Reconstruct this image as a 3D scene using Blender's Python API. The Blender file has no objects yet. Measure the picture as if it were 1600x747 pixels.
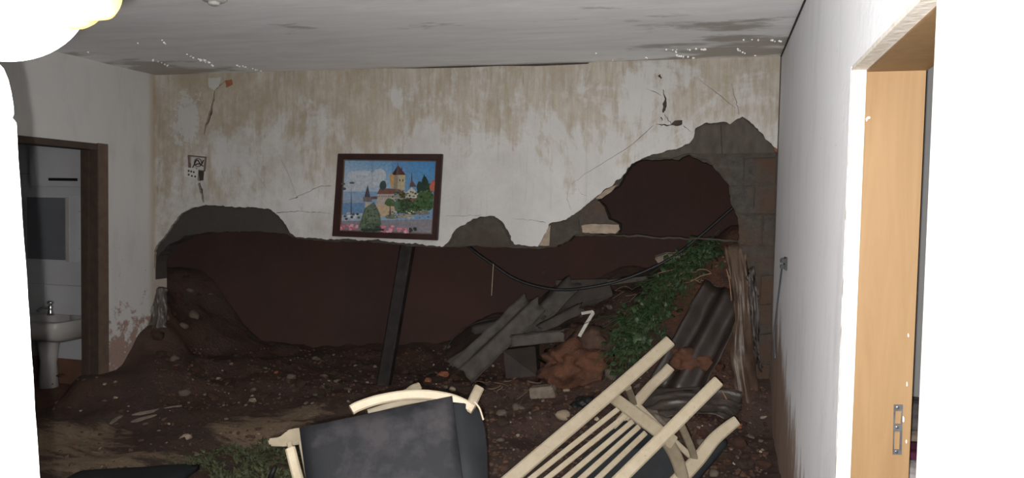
import bpy, bmesh, math, random
from mathutils import Vector, Matrix, Euler, noise
from mathutils.geometry import tessellate_polygon

random.seed(7)
S = bpy.context.scene
C = S.collection

# ------------------------------------------------------------------ camera
W, H, F = 1600, 747, 1185.5
EYE = Vector((0, 0, 1.62))
YAW, PITCH, ROLL = 0.2615, 0.0445, 0.0197
ROT = (Matrix.Rotation(YAW, 3, 'Z') @ Matrix.Rotation(math.pi / 2 - PITCH, 3, 'X') @ Matrix.Rotation(ROLL, 3, 'Z'))
cd = bpy.data.cameras.new('camera')
cam = bpy.data.objects.new('camera', cd)
C.objects.link(cam)
cam.matrix_world = Matrix.Translation(EYE) @ ROT.to_4x4()
cd.sensor_width = 36
cd.lens = F / W * 36
cd.clip_start = 0.02
S.camera = cam

# ------------------------------------------------------------------ night sky, phone flash, exposure
wd = bpy.data.worlds.new('night')
S.world = wd
wd.use_nodes = True
wd.node_tree.nodes['Background'].inputs[0].default_value = (0.30, 0.36, 0.55, 1)
wd.node_tree.nodes['Background'].inputs[1].default_value = 0.010

fl = bpy.data.lights.new('phone_flash', 'AREA')
fl.shape = 'DISK'
fl.size = 0.012
fl.energy = 150
fl.color = (1.0, 0.965, 0.93)
flash = bpy.data.objects.new('phone_flash', fl)
C.objects.link(flash)
flash.matrix_world = (Matrix.Translation(EYE + ROT @ Vector((-0.016, -0.020, 0.012))) @
                      (Matrix.Rotation(-0.22, 3, 'Z') @ ROT).to_4x4())

S.view_settings.view_transform = 'Standard'
S.view_settings.look = 'None'
S.view_settings.exposure = 0
S.view_settings.gamma = 1
S.view_settings.use_curve_mapping = False

# ------------------------------------------------------------------ pixel rays
def ray(px, py):
    return ROT @ Vector(((px - W / 2) / F, -(py - H / 2) / F, -1))
def onY(px, py, y):
    d = ray(px, py); return EYE + d * ((y - EYE.y) / d.y)
def onX(px, py, x):
    d = ray(px, py); return EYE + d * ((x - EYE.x) / d.x)
def onZ(px, py, z):
    d = ray(px, py); return EYE + d * ((z - EYE.z) / d.z)
def ax(px, py, dist):
    return EYE + ray(px, py) * dist

XR, XL, HC, D = 0.363, -4.241, 2.573, 5.0
YJ, YN, HD = 2.374, 1.493, 2.036
HL = 2.01

# ------------------------------------------------------------------ materials
class NB:
    def __init__(s, name):
        m = bpy.data.materials.new(name); m.use_nodes = True
        s.m = m; s.t = m.node_tree; s.b = s.t.nodes['Principled BSDF']
    def n(s, typ, ins=None, **kw):
        o = s.t.nodes.new(typ)
        for k, v in kw.items(): setattr(o, k, v)
        for k, v in (ins or {}).items(): s.set(o.inputs[k], v)
        return o
    def set(s, sock, v):
        if isinstance(v, bpy.types.NodeSocket): s.t.links.new(v, sock)
        else:
            if isinstance(v, tuple) and len(v) == 3 and sock.type == 'RGBA': v = (*v, 1)
            sock.default_value = v
    def pos(s, scale=(1, 1, 1), loc=(0, 0, 0), gen=False):
        tc = s.n('ShaderNodeTexCoord')
        return s.n('ShaderNodeMapping', {'Vector': tc.outputs['Object'], 'Scale': scale, 'Location': loc}).outputs[0]
    def noise(s, scale, det=5, rough=.55, vec=None, dist=0):
        return s.n('ShaderNodeTexNoise', {'Scale': scale, 'Detail': det, 'Roughness': rough, 'Distortion': dist,
                   'Vector': vec if vec is not None else s.pos()}).outputs[0]
    def ramp(s, fac, a, b):
        return s.n('ShaderNodeMapRange', {'Value': fac, 'From Min': a, 'From Max': b}, clamp=True).outputs[0]
    def mix(s, f, a, b, mode='MIX'):
        o = s.n('ShaderNodeMix', data_type='RGBA', blend_type=mode)
        s.set(o.inputs['Factor'], f); s.set(o.inputs['A'], a); s.set(o.inputs['B'], b)
        return o.outputs['Result']
    def mth(s, op, a, b=0.0, c=False):
        o = s.n('ShaderNodeMath', operation=op, use_clamp=c); s.set(o.inputs[0], a); s.set(o.inputs[1], b); return o.outputs[0]
    def axis(s, i):
        tc = s.n('ShaderNodeTexCoord')
        return s.n('ShaderNodeSeparateXYZ', {0: tc.outputs['Object']}).outputs[i]
    def attr(s, name):
        return s.n('ShaderNodeAttribute', attribute_name=name)
    def out(s, col=None, rough=.8, bump=None, bs=.4, bd=.01, metal=0, spec=.4, **kw):
        if col is not None: s.set(s.b.inputs['Base Color'], col)
        s.set(s.b.inputs['Roughness'], rough); s.set(s.b.inputs['Metallic'], metal)
        s.set(s.b.inputs['Specular IOR Level'], spec)
        if bump is not None:
            bn = s.n('ShaderNodeBump', {'Height': bump, 'Strength': bs, 'Distance': bd})
            s.t.links.new(bn.outputs[0], s.b.inputs['Normal'])
        for k, v in kw.items(): s.set(s.b.inputs[k.replace('_', ' ')], v)
        return s.m

def simple(name, c1, c2=None, scale=20, rough=.8, bs=.3, bd=.004, spec=.3, **kw):
    b = NB(name)
    f = b.noise(scale, 6)
    col = b.mix(b.ramp(f, .3, .7), c1, c2 or tuple(x * .7 for x in c1))
    return b.out(col, rough, f, bs, bd, spec=spec, **kw)

M = {}
# limewashed plaster of the collapsed back wall with ochre damp stains
b = NB('stained_limewash')
fine = b.noise(34, 6, .7, b.pos((1.0, 1, .10)))
mid = b.noise(11, 7, .7, b.pos((1.0, 1, .22), (3, 0, 1)))
cloud = b.noise(1.9, 8, .68, dist=.5)
z = b.axis(2); x = b.axis(0)
left = b.ramp(x, -1.2, -4.3)  # left side stained more, which also puts the flash's falloff into the colour
# damp band under the ceiling whose lower edge runs in drips, widened leftward with that falloff
edge = b.mth('ADD', b.mth('ADD', z, b.mth('MULTIPLY', left, .42)), b.mth('ADD', b.mth('MULTIPLY', b.mth('SUBTRACT', mid, .5), 1.3), b.mth('MULTIPLY', b.mth('SUBTRACT', cloud, .5), 2.6)))
band = b.ramp(edge, 2.10, 2.36)
blot = b.ramp(b.noise(3.0, 10, .78, b.pos((1, 1, .75), (1, 3, 6))), .44, .58)
amt = b.mth('MULTIPLY', band, b.ramp(fine, .15, .6), True)
col = b.mix(b.ramp(cloud, .35, .65), (.415, .41, .405), (.50, .495, .49))
col = b.mix(b.mth('MULTIPLY', blot, b.mth('ADD', b.mth('ADD', .10, b.mth('MULTIPLY', left, .5)), b.mth('MULTIPLY', band, .3)), True), col, (.255, .212, .148))
col = b.mix(b.mth('MULTIPLY', amt, .80), col, b.mix(b.ramp(cloud, .4, .62), (.250, .205, .135), (.335, .295, .225)))
drip = b.ramp(b.noise(17, 5, .65, b.pos((1.0, 1, .05), (8, 0, 4))), .60, .70)
col = b.mix(b.mth('MULTIPLY', drip, b.mth('ADD', .14, b.mth('MULTIPLY', band, .55))), col, (.17, .12, .075))
col = b.mix(b.mth('MULTIPLY', b.ramp(fine, .56, .74), .34), col, (.23, .205, .175))
spot = b.noise(3.6, 8, .75, b.pos((1, 1, .9), (7, 1, 2)))
col = b.mix(b.mth('MULTIPLY', b.ramp(spot, .68, .73), .6), col, (.19, .105, .07))
mould = b.noise(13, 8, .78, b.pos((1, 1, 1), (2, 5, 9)))
col = b.mix(b.mth('MULTIPLY', b.ramp(mould, .60, .70), b.mth('ADD', .12, b.mth('MULTIPLY', band, .5))), col, (.15, .125, .10))
# newer whitewash patch near the left corner
tc = b.n('ShaderNodeTexCoord').outputs['Object']
pc_ = onY(293, 188, D)
dv_ = b.n('ShaderNodeVectorMath', {0: tc, 1: (pc_.x, pc_.y, pc_.z)}, operation='SUBTRACT').outputs[0]
dl_ = b.n('ShaderNodeVectorMath', {0: b.n('ShaderNodeVectorMath', {0: dv_, 1: (1.5, 1, .85)}, operation='MULTIPLY').outputs[0]}, operation='LENGTH').outputs['Value']
pk = b.ramp(b.mth('ADD', dl_, b.mth('MULTIPLY', b.mth('SUBTRACT', mould, .5), .9)), .18, .14)
col = b.mix(b.mth('MULTIPLY', pk, .75), col, (.42, .425, .43))
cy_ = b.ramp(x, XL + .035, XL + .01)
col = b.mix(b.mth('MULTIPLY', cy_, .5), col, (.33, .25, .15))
M['plaster'] = b.out(col, .85, b.mth('ADD', b.noise(60, 6), b.mth('MULTIPLY', b.noise(6, 4), 2.0)), .35, .006, spec=.25)
M['plaster_edge'] = simple('broken_render', (.30, .25, .205), (.20, .165, .135), 60, .95, .6, .008)

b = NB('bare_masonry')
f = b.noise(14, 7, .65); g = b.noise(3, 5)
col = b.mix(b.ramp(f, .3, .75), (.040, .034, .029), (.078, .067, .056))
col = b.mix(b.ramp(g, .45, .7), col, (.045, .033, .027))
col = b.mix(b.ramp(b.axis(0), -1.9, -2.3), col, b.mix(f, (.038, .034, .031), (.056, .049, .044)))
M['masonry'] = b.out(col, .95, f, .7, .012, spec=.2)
b = NB('concrete_block')
f = b.noise(22, 7, .7); g = b.noise(4, 5)
col = b.mix(b.ramp(f, .3, .75), (.034, .031, .028), (.080, .073, .065))
col = b.mix(b.ramp(g, .42, .65), col, (.07, .042, .028))
M['block'] = b.out(col, .9, f, .8, .012, spec=.25)
b = NB('bond_beam')
f = b.noise(18, 7, .6, b.pos((1, 1, .5)))
col = b.mix(b.ramp(f, .3, .75), (.052, .045, .038), (.092, .079, .067))
M['beam'] = b.out(col, .95, f, .5, .01, spec=.2)
M['pale_block'] = simple('pale_block', (.31, .25, .19), (.20, .16, .125), 25, .95, .7, .01)
M['terracotta'] = simple('terracotta', (.26, .10, .05), (.18, .068, .035), 30, .9, .5, .006)

# side walls: cool white distemper, scuffed
def sidewall(name, base, mudx=None):
    b = NB(name)
    f = b.noise(7, 7, .7, b.pos((1, 1, .25)))
    col = b.mix(b.mth('MULTIPLY', b.ramp(f, .52, .75), .35), base, tuple(q * .62 for q in base))
    sp = b.noise(38, 6, .75)
    col = b.mix(b.mth('MULTIPLY', b.ramp(sp, .66, .74), .6), col, (.20, .17, .15))
    z = b.axis(2); y = b.axis(1)
    if mudx == 'right':
        m = b.noise(9, 8, .72, b.pos((1, 1.6, .22)))
        hgt = b.mth('MULTIPLY', b.ramp(y, 1.9, 4.3), 1.0)
        k = b.ramp(b.mth('ADD', b.mth('SUBTRACT', hgt, z), b.mth('MULTIPLY', b.mth('SUBTRACT', m, .5), 1.3)), 0.0, .16)
        col = b.mix(b.mth('MULTIPLY', k, .92), col, b.mix(b.ramp(m, .3, .7), (.21, .125, .078), (.34, .225, .15)))
    if mudx == 'left':
        m = b.noise(9, 9, .75)
        d_ = b.mth('SUBTRACT', .72, z)
        k = b.ramp(b.mth('ADD', d_, b.mth('MULTIPLY', b.mth('SUBTRACT', m, .5), 2.2)), .0, .12)
        col = b.mix(b.mth('MULTIPLY', k, .8), col, b.mix(b.ramp(sp, .35, .65), (.25, .115, .07), (.16, .10, .075)))
        col = b.mix(b.mth('MULTIPLY', b.ramp(b.noise(24, 6, .7), .62, .68), b.mth('MULTIPLY', b.ramp(z, 1.5, .5), .7)), col, (.13, .105, .09))
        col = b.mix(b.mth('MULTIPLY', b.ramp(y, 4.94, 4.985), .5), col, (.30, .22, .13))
    return b.out(col, .8, b.noise(30, 6), .3, .005, spec=.3)
M['wall_right'] = sidewall('blue_white_distemper', (.90, .91, .95), 'right')
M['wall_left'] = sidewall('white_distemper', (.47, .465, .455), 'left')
M['wall_near'] = simple('white_paint', (.80, .80, .79), (.74, .74, .73), 12, .6)
M['reveal'] = simple('white_reveal', (.78, .76, .72), (.62, .56, .47), 40, .8, .4, .006)

b = NB('slab_ceiling')
f = b.noise(7, 8, .62, b.pos((.28, 1.3, 1)), .6)
g = b.noise(1.4, 5, .5)
col = b.mix(b.ramp(f, .3, .72), (.78, .785, .80), (.92, .93, .94))
yy = b.axis(1)
damp = b.noise(1.7, 6, .6, b.pos((.8, 2.0, 1), (4, 2, 0)))
xx = b.axis(0)
edge = b.mth('MULTIPLY', b.ramp(yy, 3.6, 4.9), b.mth('ADD', b.ramp(xx, -2.9, -3.8), b.ramp(xx, -1.1, -.3)))
k = b.ramp(b.mth('ADD', damp, b.mth('MULTIPLY', edge, .16)), .64, .72)
col = b.mix(b.mth('MULTIPLY', k, .75), col, (.24, .20, .165))
M['ceiling'] = b.out(col, b.mix(k, (.75, .75, .75), (.35, .35, .35)), f, .28, .006, spec=.35)

# mud: red brown wet earth with pale sandy deposits (vertex attribute 'sand')
b = NB('mud')
f = b.noise(9, 9, .72); g = b.noise(2.3, 5, .6); h3 = b.noise(45, 6, .7)
col = b.mix(b.ramp(f, .3, .7), (.034, .0215, .018), (.068, .042, .033))
col = b.mix(b.mth('MULTIPLY', b.ramp(g, .48, .62), .6), col, (.075, .038, .025))
sand = b.attr('sand').outputs['Fac']
sk = b.ramp(b.mth('ADD', b.mth('MULTIPLY', sand, .55), b.noise(7, 8, .7, b.pos((.55, 1.9, 1)))), .82, .94)
col = b.mix(b.mth('MULTIPLY', sk, .9), col, b.mix(b.ramp(h3, .3, .7), (.15, .105, .068), (.26, .19, .125)))
red = b.attr('red').outputs['Fac']
col = b.mix(b.mth('MULTIPLY', red, b.ramp(f, .35, .6)), col, (.12, .05, .027))
speck = b.noise(85, 3, .6)
col = b.mix(b.mth('MULTIPLY', b.ramp(speck, .68, .73), .7), col, (.30, .22, .16))
M['mud'] = b.out(col, b.mix(g, (.6, .6, .6), (.85, .85, .85)), b.mth('ADD', f, b.mth('MULTIPLY', h3, .45)), .9, .03, spec=.35)

b = NB('cut_bank')
f = b.noise(1.6, 5, .5); g = b.noise(16, 7, .6)
col = b.mix(b.ramp(f, .35, .65), (.049, .0315, .028), (.060, .034, .029))
col = b.mix(b.mth('MULTIPLY', b.ramp(g, .55, .8), .35), col, (.075, .048, .040))
M['bank'] = b.out(col, .95, g, .25, .01, spec=.05)

M['clod_dark'] = simple('clod_dark', (.085, .05, .036), (.05, .03, .022), 18, .85, .8, .02)
M['clod_red'] = simple('clod_red', (.105, .05, .031), (.055, .028, .02), 18, .9, .8, .02)
M['clod_orange'] = simple('orange_clay', (.125, .052, .028), (.055, .027, .018), 11, .9, .9, .03)
M['rubble_grey'] = simple('rubble_grey', (.20, .165, .13), (.115, .09, .07), 20, .9, .7, .015)
M['rubble_pale'] = simple('rubble_pale', (.42, .34, .25), (.27, .20, .14), 20, .9, .6, .015)
M['fibre'] = simple('fibre_cement', (.086, .076, .066), (.042, .036, .032), 12, .85, .5, .008)
M['fibre_dark'] = simple('fibre_cement_dark', (.060, .050, .043), (.036, .029, .025), 12, .85, .5, .008)
M['tar_post'] = simple('tarred_timber', (.013, .011, .011), (.03, .025, .023), 14, .45, .6, .01)
M['black'] = simple('black_rubber', (.009, .009, .010), (.016, .016, .017), 30, .5, .2, .003, .3)
M['tarp_dark'] = simple('dark_sheeting', (.017, .012, .010), (.034, .024, .019), 9, .5, .4, .01, .5)
M['tarp_brown'] = simple('muddy_plastic', (.105, .068, .045), (.04, .027, .02), 7, .5, .6, .02, .5)
M['tarp_grey'] = simple('grey_sheeting', (.075, .061, .052), (.03, .024, .021), 7, .45, .6, .02, .5)
M['root'] = simple('pale_root', (.27, .17, .10), (.18, .10, .06), 30, .8)
M['twig'] = simple('twig', (.14, .09, .06), (.07, .045, .03), 30, .85)
M['white_plastic'] = simple('white_plastic', (.52, .50, .46), (.36, .33, .29), 18, .5)
M['leaf'] = simple('leaf_green', (.026, .046, .018), (.013, .026, .011), 14, .5, .2)
M['leaf2'] = simple('leaf_pale_green', (.045, .075, .029), (.022, .040, .017), 14, .5, .2)
M['grass'] = simple('weed_green', (.062, .070, .030), (.028, .036, .016), 14, .6, .2)
M['stem'] = simple('green_stem', (.07, .10, .035), (.05, .05, .025), 14, .7)

b = NB('cream_wood')
f = b.noise(26, 6, .6); s2 = b.noise(60, 4, .7)
col = b.mix(b.ramp(f, .3, .75), (.315, .272, .20), (.265, .22, .15))
col = b.mix(b.mth('MULTIPLY', b.ramp(b.noise(48, 8, .8), .57, .66), .55), col, (.15, .088, .04))
M['cream'] = b.out(col, .55, f, .2, .003, spec=.4)
M['cream_dull'] = simple('cream_wood_dull', (.20, .17, .122), (.15, .125, .086), 26, .6, .2, .003)
b = NB('dusty_vinyl')
f = b.noise(6.5, 7, .68); g = b.noise(90, 3)
col = b.mix(b.ramp(f, .46, .60), (.0060, .0068, .0088), (.021, .0195, .022))
M['vinyl'] = b.out(col, b.mix(f, (.65, .65, .65), (.85, .85, .85)), g, .15, .002, spec=.25)
M['vinyl_dark'] = simple('dark_vinyl', (.015, .017, .019), (.010, .011, .013), 12, .75, .2, .002, .2)

b = NB('door_wood')
f = b.noise(7, 6, .6, b.pos((3, 3, .22)), .8); k = b.noise(9, 4, .5, b.pos((1, 1, .6), (1, 4, 2)))
col = b.mix(b.ramp(f, .3, .7), (.27, .170, .082), (.225, .135, .060))
col = b.mix(b.mth('MULTIPLY', b.ramp(k, .70, .76), .6), col, (.17, .085, .04))
M['wood'] = b.out(col, .6, f, .12, .003, spec=.3)
M['wood_dark'] = simple('dark_door_wood', (.060, .042, .032), (.040, .028, .022), 16, .65, .2, .003)
M['wood_casing'] = simple('brown_casing', (.12, .088, .064), (.085, .06, .045), 16, .65, .2, .003)
M['frame_wood'] = simple('picture_frame_wood', (.030, .012, .010), (.02, .008, .007), 20, .4, .2, .002, .4)
M['frame_gold'] = simple('frame_fillet', (.15, .095, .055), (.10, .06, .04), 20, .5)
M['metal'] = simple('galvanised', (.20, .205, .22), (.12, .12, .13), 40, .4, .2, .002, metal=.8)
M['chrome'] = simple('chrome', (.5, .5, .5), (.4, .4, .4), 40, .2, .0, .001, metal=.9)
M['porcelain'] = simple('porcelain', (.40, .39, .375), (.33, .315, .295), 6, .3, .05, .002)
M['tile'] = simple('white_tile', (.52, .53, .55), (.46, .46, .48), 3, .4, .05, .002)
M['grout'] = simple('grout', (.26, .25, .24), (.2, .19, .18), 20, .9)
M['mirror_glass'] = simple('grey_mirror', (.15, .16, .18), (.12, .125, .14), 3, .25, .05, .001, .5)
M['bath_red'] = simple('red_oxide_skirting', (.16, .085, .055), (.11, .06, .04), 12, .8)
M['grey_wall'] = simple('grey_room_wall', (.42, .42, .42), (.38, .38, .38), 5, .8)
M['cloth_grey'] = simple('grey_cloth', (.22, .20, .19), (.09, .08, .085), 16, .9)
M['cloth_beige'] = simple('beige_cloth', (.42, .35, .27), (.3, .25, .2), 16, .9)
M['cloth_purple'] = simple('purple_cloth', (.13, .03, .065), (.09, .02, .045), 16, .9)
M['cloth_white'] = simple('white_cloth', (.55, .50, .50), (.45, .42, .42), 16, .9)
M['switch'] = simple('switch_plate', (.50, .50, .48), (.42, .41, .38), 16, .5)
M['switch_pink'] = simple('pink_box_rim', (.15, .095, .075), (.10, .065, .05), 16, .8)
M['cord'] = simple('grey_wire', (.10, .11, .13), (.07, .08, .09), 16, .6)
M['patch'] = simple('filler_patch', (.42, .42, .41), (.36, .355, .345), 9, .85, .3, .004)
b = NB('water'); M['water'] = b.out((.88, .88, .88), .2, spec=1.0)  # base whitened to paint in the flash glints of the droplets
def emis(name, c, s):
    b = NB(name); return b.out((.9, .9, .9), .5, Emission_Color=(*c, 1), Emission_Strength=s)
M['lamp'] = emis('lit_globe', (1, .98, .97), 4.0)
b = NB('amber'); M['amber'] = b.out((.85, .50, .12), .4, Emission_Color=(1, .55, .10, 1), Emission_Strength=.35)
b = NB('print')
pn = b.noise(45, 8, .8); pd = b.ramp(b.noise(22, 3, .5, b.pos((1, 1, .04))), .58, .68)
col = b.mix(1.0, b.attr('Col').outputs['Color'], b.mix(b.ramp(pn, .32, .68), (.62, .62, .64), (1.2, 1.19, 1.17)), 'MULTIPLY')
col = b.mix(b.mth('MULTIPLY', pd, .3), col, (.12, .15, .18))
M['print'] = b.out(col, .35, spec=.25)

# ------------------------------------------------------------------ mesh helpers
def link(name, bm, mat, parent=None, smooth=False, origin=None):
    me = bpy.data.meshes.new(name)
    bmesh.ops.recalc_face_normals(bm, faces=bm.faces)
    for f_ in bm.faces: f_.smooth = smooth
    bm.to_mesh(me); bm.free()
    for m_ in (mat if isinstance(mat, (list, tuple)) else [mat]): me.materials.append(M[m_])
    o = bpy.data.objects.new(name, me); C.objects.link(o)
    if origin is not None:
        me.transform(Matrix.Translation(-Vector(origin))); o.location = origin
    if parent is not None:
        o.parent = parent
        me.transform(Matrix.Translation(-parent_loc(parent)))
    return o
def parent_loc(p):
    v = Vector(p.location)
    while p.parent: p = p.parent; v += p.location
    return v
def tag(o, label, cat, group=None):
    o['label'] = label; o['category'] = cat
    if group: o['group'] = group
    return o
def root(name, loc, label, cat, group=None):
    o = bpy.data.objects.new(name, None); C.objects.link(o); o.location = loc; o.empty_display_size = .1
    return tag(o, label, cat, group)
def struct(o):
    o['kind'] = 'structure'; return o
def base_of(bm):
    xs = [v.co for v in bm.verts]
    return Vector((sum(c.x for c in xs) / len(xs), sum(c.y for c in xs) / len(xs), min(c.z for c in xs)))
def solo(name, bm, mat, label, cat, group=None, smooth=False):
    return tag(link(name, bm, mat, None, smooth, base_of(bm)), label, cat, group)

def box(bm, x0, x1, y0, y1, z0, z1, bev=0):
    vs = [bm.verts.new((x, y, z)) for x in (x0, x1) for y in (y0, y1) for z in (z0, z1)]
    fs = [bm.faces.new([vs[i] for i in q]) for q in ((0, 1, 3, 2), (4, 6, 7, 5), (0, 4, 5, 1), (2, 3, 7, 6), (0, 2, 6, 4), (1, 5, 7, 3))]
    if bev:
        es = list({e for f_ in fs for e in f_.edges})
        bmesh.ops.bevel(bm, geom=es, offset=bev, segments=2, affect='EDGES')
    return bm
def hexa(bm, front, back, bev=0):
    a = [bm.verts.new(p) for p in front]; c = [bm.verts.new(p) for p in back]
    n = len(a)
    fs = [bm.faces.new(a), bm.faces.new(c[::-1])] + [bm.faces.new([a[i], c[i], c[(i + 1) % n], a[(i + 1) % n]]) for i in range(n)]
    if bev:
        es = list({e for f_ in fs for e in f_.edges})
        bmesh.ops.bevel(bm, geom=es, offset=bev, segments=2, affect='EDGES')
    return bm
def sweep(bm, pts, w, t, nrm, taper=None, bev=.0):
    """rectangular bar along pts; w across, t along nrm"""
    pts = [Vector(p) for p in pts]; nrm = Vector(nrm)
    rings = []
    for i, p in enumerate(pts):
        tg = (pts[min(i + 1, len(pts) - 1)] - pts[max(i - 1, 0)]).normalized()
        s = tg.cross(nrm).normalized(); n = s.cross(tg).normalized()
        k = taper[i] if taper else 1
        hw, ht = w * k / 2, t / 2; c = min(hw, ht) * .35
        prof = [(-hw + c, -ht), (hw - c, -ht), (hw, -ht + c), (hw, ht - c), (hw - c, ht), (-hw + c, ht), (-hw, ht - c), (-hw, -ht + c)]
        rings.append([bm.verts.new(p + s * a + n * b_) for a, b_ in prof])
    for r0, r1 in zip(rings, rings[1:]):
        for i in range(8): bm.faces.new([r0[i], r0[(i + 1) % 8], r1[(i + 1) % 8], r1[i]])
    bm.faces.new(rings[0][::-1]); bm.faces.new(rings[-1])
    return bm
def tube(bm, pts, r, seg=8, caps=True):
    pts = [Vector(p) for p in pts]; rings = []; up = Vector((.13, .2, .97))
    for i, p in enumerate(pts):
        tg = (pts[min(i + 1, len(pts) - 1)] - pts[max(i - 1, 0)]).normalized()
        if abs(tg.dot(up)) > .95: up = Vector((.9, .3, .1))
        s = tg.cross(up).normalized(); n = s.cross(tg)
        rr = r[i] if isinstance(r, (list, tuple)) else r
        rings.append([bm.verts.new(p + (s * math.cos(a) + n * math.sin(a)) * rr) for a in [2 * math.pi * k / seg for k in range(seg)]])
    for r0, r1 in zip(rings, rings[1:]):
        for i in range(seg): bm.faces.new([r0[i], r0[(i + 1) % seg], r1[(i + 1) % seg], r1[i]])
    if caps: bm.faces.new(rings[0][::-1]); bm.faces.new(rings[-1])
    return bm
def lathe(bm, base, axis, prof, seg=24):
    axis = Vector(axis).normalized(); u = axis.orthogonal().normalized(); v = axis.cross(u); base = Vector(base)
    rings = [[bm.verts.new(base + axis * h_ + (u * math.cos(a) + v * math.sin(a)) * r) for a in [2 * math.pi * k / seg for k in range(seg)]] for r, h_ in prof]
    for r0, r1 in zip(rings, rings[1:]):
        for i in range(seg): bm.faces.new([r0[i], r0[(i + 1) % seg], r1[(i + 1) % seg], r1[i]])
    bm.faces.new(rings[0][::-1]); bm.faces.new(rings[-1])
    return bm
def smooth_pts(pts, n=6):
    """Catmull-Rom through pts"""
    P = [Vector(p) for p in pts]; P = [P[0] * 2 - P[1]] + P + [P[-1] * 2 - P[-2]]; o = []
    for i in range(1, len(P) - 2):
        a, b_, c, d = P[i - 1:i + 3]
        for k in range(n):
            t = k / n
            o.append(.5 * ((2 * b_) + (c - a) * t + (2 * a - 5 * b_ + 4 * c - d) * t * t + (3 * b_ - a - 3 * c + d) * t ** 3))
    o.append(P[-2]); return o
def jag(pts, step, amp, closed=True, seed=0.0, fr=40):
    """subdivide a 2D (x,z) outline and roughen it"""
    o = []; n = len(pts)
    for i in range(n if closed else n - 1):
        a = Vector(pts[i]); c = Vector(pts[(i + 1) % n]); L = (c - a).length; k = max(1, int(L / step))
        for j in range(k):
            p = a.lerp(c, j / k)
            q = Vector((p[0] * fr, seed, p[1] * fr))
            p = p + Vector((noise.noise(q), noise.noise(q + Vector((9, 4, 2))))) * amp + \
                Vector((noise.noise(q * .35), noise.noise(q * .35 + Vector((9, 4, 2))))) * amp * .9
            o.append(p)
    if not closed: o.append(Vector(pts[-1]))
    return o
def slab(name, loops, y0, y1, mat, parent=None):
    """wall-parallel slab from (x,z) outline + holes, front at y0, back at y1; slot 1 on the broken edges"""
    bm = bmesh.new()
    flat = [p for l in loops for p in l]
    tris = tessellate_polygon([[Vector((p[0], p[1], 0)) for p in l] for l in loops])
    fr = [bm.verts.new((p[0], y0, p[1])) for p in flat]; bk = [bm.verts.new((p[0], y1, p[1])) for p in flat]
    for t in tris:
        for vs in ([fr[i] for i in t], [bk[i] for i in t][::-1]):
            try: bm.faces.new(vs)
            except ValueError: pass
    k = 0
    for l in loops:
        n = len(l)
        for i in range(n):
            a, c = k + i, k + (i + 1) % n
            try:
                f_ = bm.faces.new([fr[a], fr[c], bk[c], bk[a]]); f_.material_index = 1
            except ValueError: pass
        k += n
    return link(name, bm, mat, parent)
def P2(px, py, y):
    v = onY(px, py, y); return Vector((v.x, v.z))

# ------------------------------------------------------------------ ground heights (mud tongue pushed into the room)
CTRL = []
def cp(px, py, y): v = onY(px, py, y); CTRL.append((v.x, v.y, v.z))
v = onX(163, 582, XL); CTRL.append((v.x, v.y, v.z))
for a in [(236, 505, 5.0), (244, 440, 5.25), (285, 500, 5.35), (265, 560, 4.85), (330, 560, 5.3), (350, 592, 4.95), (420, 560, 5.5), (500, 583, 5.3),
          (600, 600, 5.2), (690, 596, 5.25), (560, 615, 4.9), (700, 620, 4.85), (640, 585, 5.5), (760, 590, 5.25), (830, 600, 5.1), (840, 560, 5.4),
          (800, 520, 5.7), (900, 600, 5.0), (930, 560, 5.3), (905, 500, 5.65), (880, 450, 6.0), (960, 575, 5.2), (985, 520, 5.35), (1000, 455, 5.9),
          (1030, 470, 5.5), (1060, 420, 5.65), (1105, 392, 5.75), (1150, 352, 5.85), (1040, 600, 4.95), (1100, 540, 5.05), (1140, 470, 5.25), (1160, 600, 4.95),
          (1100, 640, 4.7), (1180, 690, 4.6), (1000, 640, 4.75), (860, 640, 4.7), (780, 650, 4.6), (1150, 720, 4.3)]: cp(*a)
CTRL += [(-4.2, 4.0, .16), (-4.6, 4.2, .12), (-3.6, 3.9, .11), (-3.0, 4.4, .16), (-2.6, 3.9, .10), (-2.0, 4.4, .13), (-1.5, 4.0, .14), (-1.0, 4.4, .2), (-.6, 4.0, .22),
         (-3.4, 4.5, .19), (0, 4.0, .27), (.3, 3.6, .26), (-1, 3.3, .16), (-2.5, 3.0, .08), (0, 3.0, .18), (-4.2, 3, .06), (-4.2, 1.5, .02), (-2, 1.5, .03), (0, 2, .05), (.2, 1, .01),
         (-2, .2, .01), (1.2, 5.6, 1.5), (2.2, 5.8, 1.6), (0.1, 6.4, 1.4), (1.5, 6.8, 1.9), (-.7, 6.6, 1.15), (-1.6, 6.3, .7), (-2.6, 6.2, .4), (-4.6, 5.8, 1.0), (-3.6, 6.1, .35), (-5.5, 5.5, 1.2)]
def ground0(x, y):
    sw = sz = 0
    for cx, cy, cz in CTRL:
        d2 = (x - cx) ** 2 + (y - cy) ** 2 + .012
        w_ = 1 / (d2 * d2); sw += w_; sz += w_ * cz
    return sz / sw
def ground_raw(x, y):
    g = ground0(x, y)
    p = Vector((x, y, 0))
    r = 1 if x > -1.9 or y > 4.75 else .6
    g += r * (.035 * noise.noise(p * 3.1) + .028 * noise.noise(p * 7.3) + .020 * noise.noise(p * 15) + .011 * noise.noise(p * 34))
    return g
GS = .03
GX0, GY0, GNX, GNY = -5.5, -.1, 260, 246
HT = [[ground_raw(GX0 + i * GS, GY0 + j * GS) for i in range(GNX + 1)] for j in range(GNY + 1)]
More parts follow.
